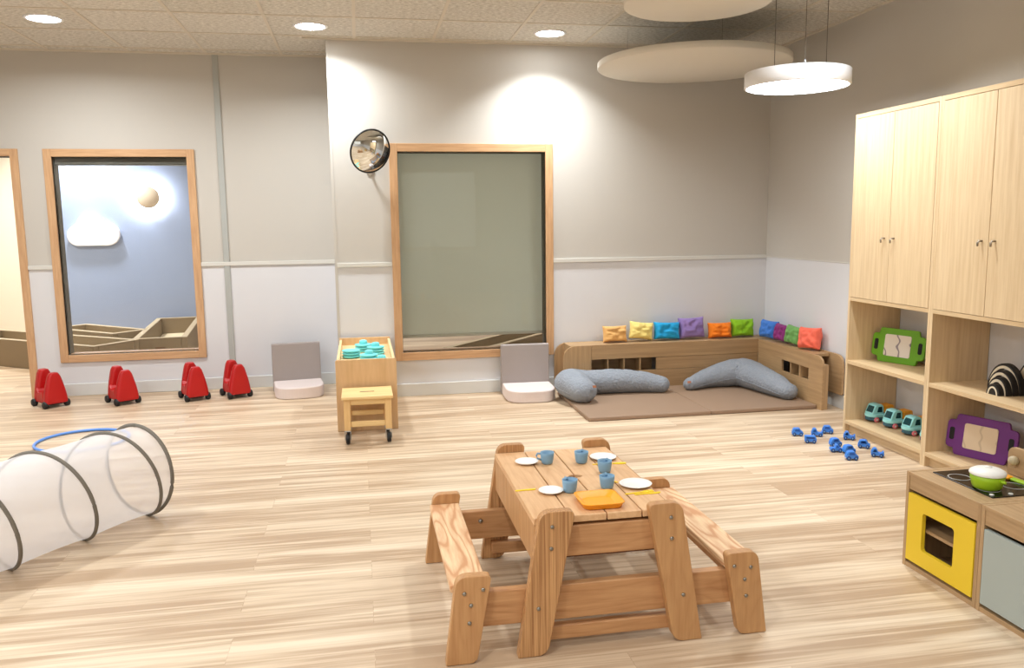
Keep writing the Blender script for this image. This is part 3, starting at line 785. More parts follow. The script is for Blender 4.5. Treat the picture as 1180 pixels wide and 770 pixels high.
def cushion(w, h, th, m, name='cushion', seed=0, N=16):
    mb = MB(); rows = {}
    for side in (1, -1):
        for i in range(N+1):
            for j in range(N+1):
                u = -1+2*i/N; v = -1+2*j/N
                if side < 0 and (abs(u) == 1 or abs(v) == 1): rows[(side, i, j)] = rows[(1, i, j)]; continue
                px = 1-.10*(1-v*v)**1*abs(u)**3; pz = 1-.10*(1-u*u)*abs(v)**3
                f = ((1-u**4)*(1-v**4))**.55
                wr = noise.noise(Vector((u*2.2+seed*3.1, v*2.2, side*2+seed)))*.45+noise.noise(Vector((u*5+seed, v*5+seed, side)))*.30
                wr *= f
                rows[(side, i, j)] = mb.bm.verts.new((u*w/2*px+wr*.01, -side*th/2*f*(1+wr), (v*pz+1)*h/2+wr*.006))
    for side in (1, -1):
        for i in range(N):
            for j in range(N):
                q = [rows[(side, i, j)], rows[(side, i+1, j)], rows[(side, i+1, j+1)], rows[(side, i, j+1)]]
                if side < 0: q = q[::-1]
                try: mb.bm.faces.new(q).smooth = True
                except ValueError: pass
    o = mb.build(name, m, sub=1); return o
def cmat(nm, rgb): return mat(nm, rgb, .8, bump=(60, .3, .003), var=(12, .07), sheen=.1)
CU = [  # x, y, w, h, colour, rz, roll, label
 (2.000, 6.30, .215, .135, (222, 172, 104), 0, 0, 'sandy orange cushion, leftmost on the low shelf'),
 (2.215, 6.30, .215, .145, (238, 216, 128), 0, 7, 'pale yellow cushion next to the sandy one'),
 (2.440, 6.30, .235, .145, (16, 158, 214), 0, 2, 'bright cyan blue cushion between the yellow and the lilac ones'),
 (2.665, 6.31, .235, .175, (140, 116, 176), 0, -2, 'lilac purple cushion, tallest on the low shelf'),
 (2.905, 6.30, .220, .130, (244, 128, 8), 0, 0, 'bright orange cushion next to the lilac one'),
 (3.110, 6.315, .215, .150, (136, 192, 18), 0, 1, 'lime green cushion at the corner of the low shelf'),
 (3.255, 6.155, .19, .150, (58, 120, 206), -72, 2, 'cornflower blue cushion beside the lime green one'),
 (3.265, 5.955, .175, .140, (134, 34, 112), -80, 3, 'plum purple cushion on the right arm of the low shelf'),
 (3.262, 5.770, .185, .145, (106, 160, 84), -75, 5, 'leaf green cushion between the plum and the coral ones'),
 (3.265, 5.545, .21, .165, (242, 108, 84), -72, -3, 'coral red cushion at the end of the right arm')]
for i, (x, y, w, h, c, rz, roll, lb) in enumerate(CU):
    o = cushion(w*1.0, h*1.04, .095, cmat('cushion_cotton_%s' % 'abcdefghij'[i], c), seed=i)
    o.location = (x, y, ZT+.0015); o.rotation_euler = (rad(-9), rad(roll), rad(rz)) if rz == 0 else (rad(-9), rad(roll), rad(rz))
    tag(o, lb, 'cushion', 'small coloured cushions on the low corner shelf')
    bpy.context.view_layer.update()
    mz = min((o.matrix_world @ v.co).z for v in o.data.vertices); o.location.z += ZT-.001-mz

def smooth_path(P, R, n=44):
    """Catmull-Rom through the control points"""
    P = [Vector(p) for p in P]; out = []; rr = []
    Q = [P[0]*2-P[1]]+P+[P[-1]*2-P[-2]]; RR = [R[0]]+list(R)+[R[-1]]
    segs = len(P)-1
    for k in range(n+1):
        f = k/n*segs; i = min(int(f), segs-1); t = f-i
        a, b, c, d = Q[i], Q[i+1], Q[i+2], Q[i+3]
        out.append(.5*((2*b)+(c-a)*t+(2*a-5*b+4*c-d)*t*t+(3*b-a-3*c+d)*t**3))
        ra, rb, rc, rd = RR[i], RR[i+1], RR[i+2], RR[i+3]
        rr.append(max(.004, .5*((2*rb)+(rc-ra)*t+(2*ra-5*rb+4*rc-rd)*t*t+(3*rb-ra-3*rc+rd)*t**3)))
    return out, rr
def pillow(P, R, label, tagpos):
    pts, rs = smooth_path(P, R)
    base = .031
    pts = [Vector((p.x, p.y, base+r*.80)) for p, r in zip(pts, rs)]
    # rounded ends: extend with shrinking radii
    def endcap(p, q, r):
        d = (p-q).normalized(); return [(p+d*r*math.sin(a*PI/2/6)*.9, r*math.cos(a*PI/2/6)) for a in range(1, 7)]
    e1 = endcap(pts[0], pts[1], rs[0])[::-1]; e2 = endcap(pts[-1], pts[-2], rs[-1])
    A = [p for p, r in e1]+pts+[p for p, r in e2]; B = [max(.002, r) for p, r in e1]+rs+[max(.002, r) for p, r in e2]
    mb = MB().tube(A, B, 28, flat=.84)
    for v in mb.bm.verts:
        if v.co.z < base+.006: v.co.z = base
        nn = noise.noise(v.co*14)*.006+noise.noise(v.co*34)*.003
        v.co.z += nn if v.co.z > base+.02 else 0
    t = thing('nursing_pillow', label, 'pillow', (pts[len(pts)//2].x, pts[len(pts)//2].y, base), 'grey quilted crescent pillows')
    mb.build('pillow_body', M['quilt'], t)
    # piping seam along the front
    sp = [Vector((p.x, p.y, 0))+Vector((0, 0, base+r*.62)) for p, r in zip(pts, rs)]
    seam = []
    for i, (p, r) in enumerate(zip(pts, rs)):
        tt = (pts[min(i+1, len(pts)-1)]-pts[max(i-1, 0)]); tt.z = 0; tt.normalize()
        nrm = Vector((tt.y, -tt.x, 0))
        if nrm.y > 0 and abs(nrm.y) > .2 and False: nrm = -nrm
        seam.append(Vector((p.x, p.y, p.z-.02))+nrm*r*.985)
    MB().tube(seam, .003, 6).build('piping', M['quilt'], t)
    x, y, z, a = tagpos
    g = MB().box((-.014, -.002, -.009), (.014, .0015, .009)); g.xform(Matrix.Translation((x, y, z)) @ Matrix.Rotation(a, 4, 'Z') @ Matrix.Rotation(rad(-30), 4, 'X')); g.build('leather_tag', M['tag'], t)
pillow([(1.585, 5.76, 0), (1.555, 5.90, 0), (1.565, 6.02, 0), (1.70, 6.05, 0), (1.93, 6.05, 0), (2.14, 6.02, 0), (2.27, 5.97, 0)][::-1], [.105, .125, .125, .11, .11, .095, .075][::-1],
       'grey quilted crescent pillow at the left end of the brown mats', (1.640, 5.650, .165, rad(15)))
pillow([(2.52, 5.99, 0), (2.68, 6.06, 0), (2.86, 6.08, 0), (2.99, 6.04, 0), (3.035, 5.86, 0), (3.06, 5.66, 0), (3.085, 5.50, 0)], [.058, .085, .118, .135, .118, .10, .072][::1],
       'grey quilted crescent pillow bent into the corner on the right mat', (2.485, 5.925, .105, rad(-10)))

# ------------------------------------------------------------------ foam seats
def foam_seat(label, loc, rz):
    """front faces -Y, origin at centre of the back edge"""
    t = thing('foam_seat', label, 'seat', (0, 0, 0), 'taupe and cream foam seats')
    P = [(-.19, .0), (-.19, -.20)]+[(-.19+.19*(1-math.cos(a)), -.20-.17*math.sin(a)) for a in [PI/2*i/8 for i in range(1, 8)]][:0]
    P = round_poly([(-.19, 0), (-.19, -.37), (.19, -.37), (.19, 0)], [0, .16, .16, 0], 10)
    MB().prism(P, 'Z', 0.001, .092).build('seat', M['cream'], t, bevel=.010, bseg=3)
    MB().prism([(.0, .092), (-.002, .093), (.055, .0), (.095, 0), (.060, .395), (.015, .395), (.0, .385)], 'X', -.193, .193) if False else None
    MB().prism(round_poly([(.001, .001), (.018, .395), (.062, .395), (.095, .001)], [0, .012, .012, 0], 4), 'X', -.193, .193).build('backrest', M['taupe'], t, bevel=.006, bseg=3)
    t.location = loc; t.rotation_euler[2] = rz
    return t
fs = foam_seat('taupe foam floor seat with cream cushion left of the white wall corner', (-.545, 6.875, 0), rad(8))
dup(fs, (1.262, 6.305, 0), rad(-2), 'taupe foam floor seat with cream cushion under the right window')

# ------------------------------------------------------------------ red ride-on toys
def ride_on():
    """length along +Y; two humps and a saddle"""
    t = thing('ride_on_toy', 'x', 'ride-on toy', (0, 0, 0), 'red ride-on toys by the back wall')
    n = 14
    def hump(y0, y1, wb, wt, h, lean):
        mb = MB(); k = 9; rings = []
        for i in range(k+1):
            f = i/k; z = .034+(h-.034)*f
            wd = (wb+(wt-wb)*f**1.25)/2; bul = 1+.06*math.sin(PI*f)
            cut = 1-max(0, (f-.85)/.15)**2*.25
            yy0, yy1 = y0+lean*f*(1 if y0 < 0 else -1)*.6, y1-(.3*lean*f if y0 < 0 else -.3*lean*f)
            ring = rrect(-wd*bul*cut, yy0+.0, wd*bul*cut, yy1, min(.025, (yy1-yy0)*.4), 4)
            rings.append([mb.bm.verts.new((p[0], p[1], z)) for p in ring])
        for A, B in zip(rings, rings[1:]):
            for j in range(len(A)): mb.bm.faces.new([A[j], A[(j+1) % len(A)], B[(j+1) % len(B)], B[j]]).smooth = True
        mb.bm.faces.new(rings[0][::-1]); mb.bm.faces.new(rings[-1])
        return mb
    hump(-.125, -.055, .172, .076, .268, .02).build('front_hump', M['red'], t, bevel=.006, bseg=3)
    hump(.055, .115, .155, .074, .280, .02).build('backrest', M['red'], t, bevel=.006, bseg=3)
    sd = round_poly([(-.062, .036), (-.062, .15), (-.03, .115), (.03, .115), (.062, .15), (.062, .036)], [0, 0, .02, .02, 0, 0], 5)
    MB().prism(sd, 'X', -.078, .078).build('saddle', M['red'], t, bevel=.012, bseg=3)
    MB().box((-.05, -.10, .022), (.05, .10, .045)).build('chassis', M['black'], t, bevel=.004)
    for y in (-.095, .095):
        for s in (-1, 1):
            MB().lathe([(0, -.018), (.022, -.018), (.0285, -.011), (.0285, .011), (.022, .018), (0, .018)], (s*.078, y, .0287), 20, 'X').build('wheel', M['black'], t)
    return t
ro = ride_on()
RD = [(-2.385, 6.735, 42, 'red ride-on toy, leftmost of the four, beside the doorway frame'),
      (-1.86, 6.72, 35, 'red ride-on toy under the left window, second from the left'),
      (-1.335, 6.745, 25, 'red ride-on toy under the right corner of the left window'),
      (-1.02, 6.77, 26, 'red ride-on toy, rightmost of the four, in front of the grey wall strip')]
for i, (x, y, a, lb) in enumerate(RD):
    o = ro if i == 0 else dup(ro)
    o.location = (x, y, 0); o.rotation_euler[2] = rad(a); o['label'] = lb

# ------------------------------------------------------------------ tall toy bin with teal dishes, step stool on castors
bx0, bx1, by0, by1, bz = -.186, .210, 5.40, 6.40, .478
t = thing('toy_bin', 'tall pale plywood box with teal toys, between the wall corner and window', 'box', ((bx0+bx1)/2, 5.9, 0))
p = .018
MB().prism(round_poly([(bx0, 0), (bx0, bz), (bx1, bz), (bx1, 0)], [0, .014, .014, 0], 4), 'Y', by0, by0+p).build('front_panel', M['ply'], t, bevel=.002)
MB().box((bx0+.006, by1-p, 0), (bx1-.006, by1, bz+.010)).build('back_panel', M['ply'], t, bevel=.002)
MB().box((bx0+.008, by0+p, 0), (bx0+.008+p, by1-p, bz-.002)).build('side_panel', M['plyedge'], t, bevel=.001)
MB().box((bx1-.008-p, by0+p, 0), (bx1-.008, by1-p, bz-.002)).build('side_panel', M['plyedge'], t, bevel=.001)
MB().box((bx0+.008+p, by0+p, .420), (bx1-.008-p, by1-p, .432)).build('tray_floor', M['plyedge'], t)
def dish(label, R=.064, dome=True):
    t = thing('toy_dish', label, 'toy', (0, 0, 0), 'teal domed toy dishes in the plywood box')
    MB().lathe([(0, 0), (R*.72, 0), (R*.97, .007), (R, .012), (R*.96, .016), (R*.5, .019), (0, .019)], n=32).build('dish', M['teal'], t)
    if dome: MB().lathe([(R*.46, .0188), (R*.45, .034), (R*.38, .044), (R*.2, .047), (R*.12, .044), (0, .044)], n=24).build('dome', M['teal'], t)
    return t
ds = {True: dish('x'), False: dish('x', dome=False)}
used_d = set()
stk = [(-.085, 5.78, 0), (-.085, 5.78, 1), (-.085, 5.78, 2), (.085, 5.90, 0), (.085, 5.90, 1), (.085, 5.90, 2), (.035, 5.68, 0), (.035, 5.68, 1), (.118, 5.56, 0), (.0, 6.04, 0), (.0, 6.04, 1), (.0, 6.04, 2)]
for x, y, k in stk:
    if x < -.05: w_, tot = 'left', 3
    elif x == .085: w_, tot = 'right rear', 3
    elif x == .035: w_, tot = 'front', 2
    elif x == .118: w_, tot = 'single', 1
    else: w_, tot = 'rear', 3
    lb = {'single': 'teal toy dish lying alone at the front right of the plywood box'}.get(w_)
    if lb is None:
        pos = 'lowest' if k == 0 else ('topmost' if k == tot-1 else 'middle')
        lb = 'teal toy dish, %s of the %s stack in the plywood box' % (pos, w_)
    dm = k == tot-1 and w_ != 'left'
    o = dup(ds[dm]) if dm in used_d else ds[dm]; used_d.add(dm)
    o.location = (x, y, .4322+k*.0195); o['label'] = lb; o.rotation_euler[2] = k*.6

t = thing('step_stool', 'small pine stool on four castors in front of the plywood box', 'stool', (.012, 5.2, 0))
sx0, sx1, sy0, sy1, sz = -.147, .170, 5.055, 5.375, .300
st = MB().prism([(sx0, sy0), (sx1, sy0), (sx1, sy1), (sx0, sy1)], 'Z', sz-.018, sz).build('seat', M['pine'], t, bevel=.004)
MB().prism(rrect(-.035, 5.205, .058, 5.222, .008), 'Z', sz, sz+.0006).build('grip_slot', M['hole_shade'], st)
for x in (sx0+.012, sx1-.052):
    for y in (sy0+.012, sy1-.052):
        MB().box((x, y, .086), (x+.040, y+.040, sz-.018)).build('leg', M['pineZ'], t, bevel=.003)
        cx, cy = x+.02, y+.02
        cs = MB().box((cx-.017, cy-.017, .078), (cx+.017, cy+.017, .086))
        cs.box((cx-.020, cy-.016, .024), (cx-.0155, cy+.014, .080)); cs.box((cx+.0155, cy-.016, .024), (cx+.020, cy+.014, .080))
        c = cs.build('castor', M['steel'], t, bevel=.002)
        MB().lathe([(0, -.013), (.026, -.013), (.0325, -.008), (.0325, .008), (.026, .013), (0, .013)], (cx, cy-.012, .033), 20, 'X').build('castor_wheel', M['black'], c)
for y in (sy0+.022, sy1-.040):
    MB().box((sx0+.052, y, .245), (sx1-.052, y+.018, sz-.018)).build('apron', M['pine'], t, bevel=.002)
MB().box((sx0+.052, sy0+.022, .106), (sx1-.052, sy0+.040, .140)).build('stretcher', M['pine'], t, bevel=.003)
MB().box((sx0+.052, sy1-.040, .120), (sx1-.052, sy1-.022, .150)).build('stretcher', M['pine'], t, bevel=.003)
for x in (sx0+.022, sx1-.040):
    MB().box((x, sy0+.052, .245), (x+.018, sy1-.052, sz-.018)).build('apron', M['pine'], t, bevel=.002)

# ------------------------------------------------------------------ play tunnel and hoop
tx, ty, th, TR_, tp = -1.356, 3.617, .951, .215, .336
def tun(t, ang=None, r=TR_, s=None):
    a = 2*PI*t if ang is None else ang; c, sn = math.cos(th), math.sin(th)
    S = tp*t if s is None else s
    if s is None and t > 1.5: S = tp*1.5-.02*(t-1.5)
    return Vector((tx+S*c+r*math.sin(a)*sn, ty+S*sn-r*math.sin(a)*c, TR_+.004+r*math.cos(a)))
t = thing('play_tunnel', 'white net pop-up play tunnel with grey spiral binding lying on the floor', 'play tunnel', (tx, ty, 0))
mb = MB(); rings = []; NS, NA = 70, 56
s0, s1 = -3.2*tp, .497
for i in range(NS+1):
    S = s0+(s1-s0)*i/NS
    ring = []
    for k in range(NA):
        a = 2*PI*k/NA
        ph = (S/tp-a/(2*PI)) % 1.0         # 0 at the spiral
        sag = .006*math.sin(PI*ph)**.8 if S < 1.5*tp else 0
        ring.append(mb.bm.verts.new(tun(0, a, TR_-.002-sag, S)))
    rings.append(ring)
for A, B in zip(rings, rings[1:]):
    for k in range(NA): mb.bm.faces.new([A[k], A[(k+1) % NA], B[(k+1) % NA], B[k]]).smooth = True
mb.build('net_cover', M['net'], t)
n = 460
MB().tube([tun(-3.2+(4.7+.5)*i/n, r=TR_+.001) for i in range(n+1)], [.0082]*(n+1), 8, flat=1.).build('spiral_binding', M['ring'], t)
MB().tube([tun(0, 2*PI*i/72, TR_+.001,   .497) for i in range(72)], .0085, 8, closed=True).build('end_ring', M['ring'], t)
MB().tube([tun(0, 2*PI*i/72, TR_, s0) for i in range(72)], .0062, 8, closed=True).build('end_ring', M['ring'], t)
a = tun(0, PI*.97, TR_+.004, .499)
MB().tube([a, a+Vector((.012, .004, -.002)), a+Vector((.018, -.012, .001)), a+Vector((.008, -.018, .002)), a+Vector((.022, -.03, -.001))], .0012, 6).build('tie_string', M['ring'], t)
o = MB().tube([(-1.79+.272*math.cos(2*PI*i/96), 5.53+.272*math.sin(2*PI*i/96), .0095) for i in range(96)], .009, 12, closed=True).build('hoop', M['hoop'])
tag(o, 'blue plastic hoop lying on the floor behind the play tunnel', 'hoop')

# ------------------------------------------------------------------ picnic table
PT = thing('picnic_table', "child's larch picnic table with two attached benches", 'table', (.747, 2.78, 0))
xm = .747
def mirror(pts): return [(2*xm-x, z) for x, z in pts][::-1]
legL = round_poly([(.441, .001), (.518, .411), (.535, .472), (.628, .470), (.538, .001)], [.004, 0, .045, .022, .0], 8)
legL = round_poly([(.441, .001), (.516, .472), (.628, .470), (.537, .001)], [.004, .045, .020, .045], 8)
legs = {'L': legL, 'R': mirror(legL)}
bl = round_poly([(.214, .001), (.252, .286), (.362, .284), (.312, .001)], [.004, .040, .016, .030], 8)
blg = {'L': bl, 'R': mirror(bl)}
F0, F1, B0, B1 = 2.370, 2.405, 3.157, 3.192
def bolts(parent, pts, front):
    for x, z in pts:
        y = F0 if front else B1
        d = -1 if front else 1
        mb = MB().lathe([(0, 0), (.0065, 0), (.0062, .002*d), (.004, .004*d), (0, .0045*d)], (x, y, z), 14, 'Y')
        mb.build('bolt', M['bolt'], parent)
        y2 = B0 if not front else F1
for fr, (ya, yb) in ((True, (F0, F1)), (False, (B0, B1))):
    for s in 'LR':
        o = MB().prism(legs[s], 'Y', ya, yb).build('leg', M['larchZ'] if s == 'L' else M['larchZ2'], PT, bevel=.004, bseg=3)
        bp = [(.553, .423), (.550, .353), (.508, .160)]
        bolts(o, bp if s == 'L' else [(2*xm-x, z) for x, z in bp], fr)
        o = MB().prism(blg[s], 'Y', ya, yb).build('bench_leg', M['larchZ2'], PT, bevel=.004, bseg=3)
        bp = [(.276, .232), (.334, .240), (.296, .192), (.290, .135)]
        bolts(o, bp if s == 'L' else [(2*xm-x, z) for x, z in bp], fr)
# rails between the leg frames
for ya, yb in ((F1+.0005, F1+.0335), (B0-.0335, B0-.0005)):
    MB().box((.300, ya, .100), (2*xm-.300, yb, .215)).build('cross_rail', M['larchX'], PT, bevel=.004, bseg=3)
    MB().box((.520, ya, .308), (2*xm-.520, yb, .408)).build('apron', M['larchX'], PT, bevel=.004, bseg=3)
    MB().box((.480, ya, .032), (2*xm-.480, yb, .078)).build('stretcher', M['larchX'], PT, bevel=.004, bseg=3)
# bolts that show on the rear cross rail's inner face
for x in (.435, 2*xm-.435):
    MB().lathe([(0, 0), (.009, 0), (.0085, -.003), (.005, -.007), (0, -.008)], (x, B0-.034, .175), 14, 'Y').build('bolt', M['bolt'], PT)
# top: four boards, two notched for the finger hole
top = MB(); e = .0022; ya, yb = F1+.002, B0-.002; hx, hy, hr = .741, 2.80, .028
xs = [.500, .622, hx, .858, .966]
for i, (a, b) in enumerate(zip(xs, xs[1:])):
    a += e; b -= e
    if i == 1: P = [(a, ya), (b, ya)]+[(b-hr*.85*math.sin(q), hy-hr*.6*math.cos(q)) for q in [PI*k/8 for k in range(9)]]+[(b, yb), (a, yb)]
    elif i == 2: P = [(a, ya), (b, ya), (b, yb), (a, yb)]+[(a+hr*.85*math.sin(q), hy+hr*.6*math.cos(q)) for q in [PI*k/8 for k in range(9)]]
    else: P = [(a, ya), (b, ya), (b, yb), (a, yb)]
    top.prism(P, 'Z', .418, .440)
top.build('tabletop', M['larchY'], PT, bevel=.002)
MB().box((.524, F1+.036, .290), (2*xm-.524, B0-.036, .302)).build('under_board', M['hole_shade'], PT)  # dark brown stands in for the shade seen through the finger hole
for s in (0, 1):
    x = .503 if s == 0 else 2*xm-.503-.020
    sa = MB()
    for a, b in ((F1+.002, 2.64), (2.643, 2.90), (2.903, B0-.002)): sa.box((x, a, .288), (x+.020, b, .4175))
    sa.build('side_apron', M['larchZ2'], PT, bevel=.0015)
for s in (0, 1):
    x0, x1 = (.236, .352) if s == 0 else (2*xm-.352, 2*xm-.236)
    MB().box((x0, F1+.0005, .222), (x1, B0-.0005, .246)).build('bench_seat', M['larchYb'], PT, bevel=.004, bseg=3)
    xi = (.300, .325) if s == 0 else (2*xm-.325, 2*xm-.300)
    MB().box((xi[0], F1+.036, .178), (xi[1], B0-.036, .2215)).build('bench_beam', M['larchY'], PT, bevel=.003)

# crockery
Z = .4402
def plate(x, y, r, label):
    o = MB().lathe([(0, 0), (r*.6, 0), (r*.66, .001), (r*.97, .008), (r, .0095), (r*.98, .0105), (r*.70, .0045), (r*.6, .003), (0, .003)], (0, 0, 0), 48).build('plate', M['plate'])
    o.location = (x, y, Z); tag(o, label, 'plate', 'white toy plates on the picnic table')
plate(.600, 2.995, .045, 'small white plate at the far left of the picnic table')
plate(.903, 2.990, .052, 'white plate at the far right of the picnic table')
plate(.613, 2.642, .043, 'small white plate at the near left of the picnic table')
plate(.918, 2.648, .057, 'largest white plate, near right on the picnic table')
def cup(label):
    t = thing('cup', label, 'cup', (0, 0, 0), 'blue toy cups on the picnic table')
    MB().lathe([(0, 0), (.0155, 0), (.019, .004), (.0212, .014), (.0232, .030), (.0242, .0415), (.0232, .042), (.0215, .028), (.017, .006), (0, .004)], n=32).build('cup_body', M['cupblue'], t)
    MB().tube([(.020, 0, .036), (.033, 0, .038), (.037, 0, .030), (.034, 0, .020), (.020, 0, .014)], .0036, 10).build('handle', M['cupblue'], t)
    return t
cp = cup('x')
CP = [(.676, 2.975, 175, 'blue cup with its handle turned left, beside the far left plate'),
      (.806, 2.955, 70, 'blue cup touching the far right white plate'),
      (.858, 2.820, 60, 'blue cup between the two right-hand plates, behind the nearer cup'),
      (.813, 2.645, 80, 'blue cup beside the large near right plate'),
      (.677, 2.632, 100, 'blue cup beside the near left plate, behind the orange tray')]
for i, (x, y, a, lb) in enumerate(CP):
    o = cp if i == 0 else dup(cp)
    o.location = (x, y, Z); o.scale = (1.12, 1.12, 1.08); o.rotation_euler[2] = rad(a); o['label'] = lb
def cutlery(kind, x, y, a, label, L=.10):
    mb = MB()
    P = [(-L/2, -.0035), (L*.12, -.003), (L*.2, -.008), (L*.38, -.010), (L*.5, -.006), (L*.5, .006), (L*.38, .010), (L*.2, .008), (L*.12, .003), (-L/2, .0035)]
    if kind == 'fork':
        P = [(-L/2, -.0035), (L*.12, -.003), (L*.2, -.009), (L*.5, -.009), (L*.5, -.005), (L*.32, -.0045), (L*.32, -.002), (L*.5, -.002), (L*.5, .002), (L*.32, .002), (L*.32, .0045), (L*.5, .005), (L*.5, .009), (L*.2, .009), (L*.12, .003), (-L/2, .0035)]
    if kind == 'knife': P = [(-L/2, -.0045), (0, -.004), (L*.1, -.007), (L*.42, -.007), (L*.5, .002), (L*.48, .005), (-L/2, .0045)]
    mb.prism(P, 'Z', 0, .0028)
    o = mb.build(kind, M['yellow'], bevel=.0006); o.location = (x, y, Z); o.rotation_euler[2] = a
    tag(o, label, 'cutlery', 'yellow toy cutlery on the picnic table'); return o
cutlery('knife', .533, 2.682, rad(4), 'yellow toy knife left of the near left plate', .075)
cutlery('fork', .905, 2.572, rad(8), 'yellow toy fork in front of the large near right plate', .105)
cutlery('knife', .930, 2.556, rad(2), 'yellow toy knife beside the fork, nearest the table corner', .095)
cutlery('spoon', .905, 2.915, rad(-4), 'yellow toy spoon in front of the far right plate, behind a cup', .13)
cutlery('spoon', .848, 2.722, rad(120), 'yellow toy spoon between the near right cup and the large plate', .07)
t = thing('serving_tray', 'orange rectangular plastic tray at the near edge of the picnic table', 'tray', (.747, 2.515, Z))
def frust(a, b, z0, z1, r0, r1, n=6):
    return a
mb = MB(); prof = [(.058, .058, 0), (.064, .064, .003), (.069, .069, .017), (.072, .072, .019), (.072, .072, .021), (.066, .066, .020), (.050, .050, .0045), (.048, .048, .004)]
rings = []
for hx_, hy_, z in prof:
    rings.append([mb.bm.verts.new((.742+p[0], 2.502+p[1], Z+z)) for p in rrect(-hx_, -hy_, hx_, hy_, .024, 6)])
for A, B in zip(rings, rings[1:]):
    for j in range(len(A)): mb.bm.faces.new([A[j], A[(j+1) % len(A)], B[(j+1) % len(B)], B[j]]).smooth = True
mb.bm.faces.new(rings[0][::-1]); mb.bm.faces.new(rings[-1])
mb.build('tray_body', M['orange'], t)

# ------------------------------------------------------------------ play kitchen
KX0, KX1, KZ = 2.066, 2.440, .380
def kunit(ya, yb, label, kind):
    t = thing('play_stove' if kind == 'stove' else 'play_cupboard', label, 'play kitchen', ((KX0+KX1)/2, (ya+yb)/2, 0), 'play kitchen units')
    p = .016
    for y in (ya-p, yb): MB().box((KX0, y, 0), (KX1, y+p, KZ)).build('side_panel', M['kitZ'], t, bevel=.001)
    MB().box((KX0+.001, yb+p, KZ-.016), (KX1, ya-p, KZ-.001)).build('worktop', M['kitY'], t, bevel=.001)
    MB().box((KX0+.003, yb+p, .312), (KX0+.018, ya-p, KZ-.016)).build('front_rail', M['kitY'], t, bevel=.001)
    MB().box((KX0+.002, yb+p, .0), (KX1, ya-p, .018)).build('bottom_board', M['kitY'], t, bevel=.001)
    MB().box((KX1-.012, yb+p, .018), (KX1, ya-p, KZ-.016)).build('back_panel', M['kitZ'], t)
    a, b = yb+p+.004, ya-p-.004
    if kind == 'stove':
        z0, z1 = .032, .299
        wy0, wy1, wz0, wz1 = 2.492, 2.662, .094, .244
        d = MB()   # door ring: outer rectangle with a rounded window
        out = [(a, z0), (b, z0), (b, z1), (a, z1)]
        inn = rrect(wy0, wz0, wy1, wz1, .014, 5)
        n = len(inn); bm = d.bm
        for X in (KX0-.002, KX0+.014):
            pass
        vo = {}; 
        X_ = (KX0-.002, KX0+.014)
        def ring(pts, X): return [bm.verts.new((X, y, z)) for y, z in pts]
        OI = [ring(inn, X) for X in X_]
        # outer points matched to the inner ones by quadrant
        def outer_pt(y, z):
            cy, cz = (wy0+wy1)/2, (wz0+wz1)/2
            dy, dz = y-cy, z-cz
            fy = ((b-cy) if dy > 0 else (cy-a))/abs(dy) if abs(dy) > 1e-9 else 1e9
            fz = ((z1-cz) if dz > 0 else (cz-z0))/abs(dz) if abs(dz) > 1e-9 else 1e9
            f = min(fy, fz); return (cy+dy*f, cz+dz*f)
        op = [outer_pt(y, z) for y, z in inn]
        # snap one per quadrant to the exact corner
        for cyz in out:
            k = min(range(n), key=lambda i: (op[i][0]-cyz[0])**2+(op[i][1]-cyz[1])**2); op[k] = cyz
        OO = [ring(op, X) for X in X_]
        for i in range(n):
            j = (i+1) % n
            bm.faces.new([OO[0][i], OO[0][j], OI[0][j], OI[0][i]]); bm.faces.new([OO[1][i], OI[1][i], OI[1][j], OO[1][j]])
            bm.faces.new([OO[0][i], OO[1][i], OO[1][j], OO[0][j]]); bm.faces.new([OI[0][i], OI[0][j], OI[1][j], OI[1][i]])
        d.build('door', M['door_y'], t)
        MB().box((KX0+.02, yb+p, .163), (KX1-.03, ya-p, .175)).build('oven_shelf', M['kitY'], t)
    else:
        MB().box((KX0-.002, a, .032), (KX0+.014, b, .299)).build('door', M['door_g'], t, bevel=.001)
    return t
ks = kunit(2.766, 2.373, 'small oak play stove with yellow oven door and black hob', 'stove')
hb = MB().box((2.145, 2.415, KZ-.001), (2.375, 2.722, KZ+.003)).build('hob', M['hob'], ks, bevel=.001)
for x, y in ((2.195, 2.640), (2.312, 2.508), (2.312, 2.655), (2.20, 2.50)):
    MB().lathe([(.036, .0028), (.036, .0036), (.0405, .0036), (.0405, .0028)], (x, y, KZ), 40).build('burner_ring', M['hobring'], hb)
for x, y in ((2.160, 2.437), (2.232, 2.432)):
    MB().lathe([(0, .003), (.008, .003), (.008, .006), (.006, .007), (0, .007)], (x, y, KZ), 20).build('control_dot', M['white'], hb)
sp = MB().prism(round_poly([(1.975, .3805), (1.975, .462), (2.28, .497), (2.655, .488), (2.655, .3805)], [0, .01, .03, .035, 0], 6), 'X', 2.412, 2.428).build('backsplash', M['kitY'], ks, bevel=.002)
for y in (2.612, 2.40): MB().ball((2.398, y, .441), .019, n=20).build('knob', M['knob'], sp)
kunit(2.371, 1.975, 'small oak play kitchen cupboard with pale grey-green door', 'cupboard')

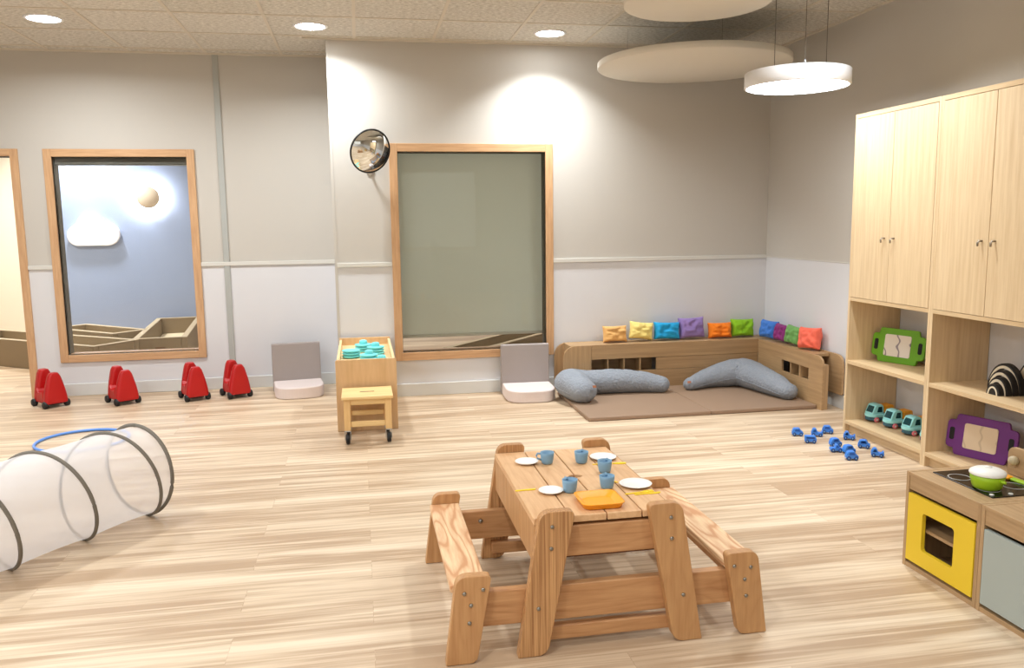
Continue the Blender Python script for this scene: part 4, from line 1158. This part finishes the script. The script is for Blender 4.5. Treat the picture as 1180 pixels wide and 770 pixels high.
t = thing('toy_pot', 'lime green toy pot with white lid on the black hob', 'pot', (2.200, 2.508, KZ+.004))
pc = (2.200, 2.508, KZ+.004)
MB().lathe([(0, 0), (.040, 0), (.048, .006), (.0555, .032), (.0575, .055), (.0555, .055), (.052, .032), (.044, .008), (0, .006)], pc, 40).build('pot_body', M['lime'], t)
MB().lathe([(.0595, .053), (.061, .057), (.058, .064), (.044, .072), (.022, .077), (0, .078)], pc, 40).build('lid', M['white'], t)
MB().lathe([(0, .076), (.013, .0775), (.012, .0805), (0, .0815)], pc, 20).build('lid_dimple', M['white'], t)
MB().box((2.200-.015, 2.508+.052, KZ+.040), (2.200+.015, 2.508+.074, KZ+.047)).build('handle', M['white'], t, bevel=.003)
MB().tube([(2.200+.006, 2.508-.053, KZ+.044), (2.200+.012, 2.508-.074, KZ+.043)], [.006, .005], 10).build('handle', M['lime'], t)
t = thing('toy_spatula', 'lime green and orange toy utensil lying behind the pot', 'toy utensil', (2.36, 2.50, KZ+.0055))
MB().prism([(2.345, 2.565), (2.368, 2.575), (2.395, 2.40), (2.372, 2.33), (2.350, 2.40)], 'Z', KZ+.004, KZ+.012).build('blade', M['lime'], t, bevel=.003)
MB().prism([(2.335, 2.620), (2.372, 2.628), (2.372, 2.576), (2.342, 2.566)], 'Z', KZ+.004, KZ+.014).build('tip', M['orange'], t, bevel=.004)

# ------------------------------------------------------------------ world, camera, view
w = bpy.data.worlds.new('world'); C.world = w; w.use_nodes = True
w.node_tree.nodes['Background'].inputs['Color'].default_value = (1, .95, .86, 1)
w.node_tree.nodes['Background'].inputs['Strength'].default_value = .8

cam = bpy.data.cameras.new('camera'); co = bpy.data.objects.new('camera', cam); COL.objects.link(co)
cam.sensor_fit = 'HORIZONTAL'; cam.sensor_width = 36; cam.lens = 945/1180*36; cam.clip_start = .05
yaw, pit, rol = rad(10.387), rad(7.792), rad(-.726)
f = Vector((math.sin(yaw), math.cos(yaw), 0)); r = Vector((math.cos(yaw), -math.sin(yaw), 0)); u = Vector((0, 0, 1))
f2 = f*math.cos(pit)-u*math.sin(pit); u2 = u*math.cos(pit)+f*math.sin(pit)
r3 = r*math.cos(rol)+u2*math.sin(rol); u3 = u2*math.cos(rol)-r*math.sin(rol)
mw = Matrix((r3, u3, -f2)).transposed().to_4x4(); mw.translation = (0, 0, 1.36)
co.matrix_world = mw
C.camera = co
C.view_settings.view_transform = 'Standard'; C.view_settings.look = 'None'; C.view_settings.gamma = 1
C.view_settings.use_curve_mapping = False
C.view_settings.exposure = 0.32
for o in list(bpy.data.objects):
    if '_o' in o: del o['_o']
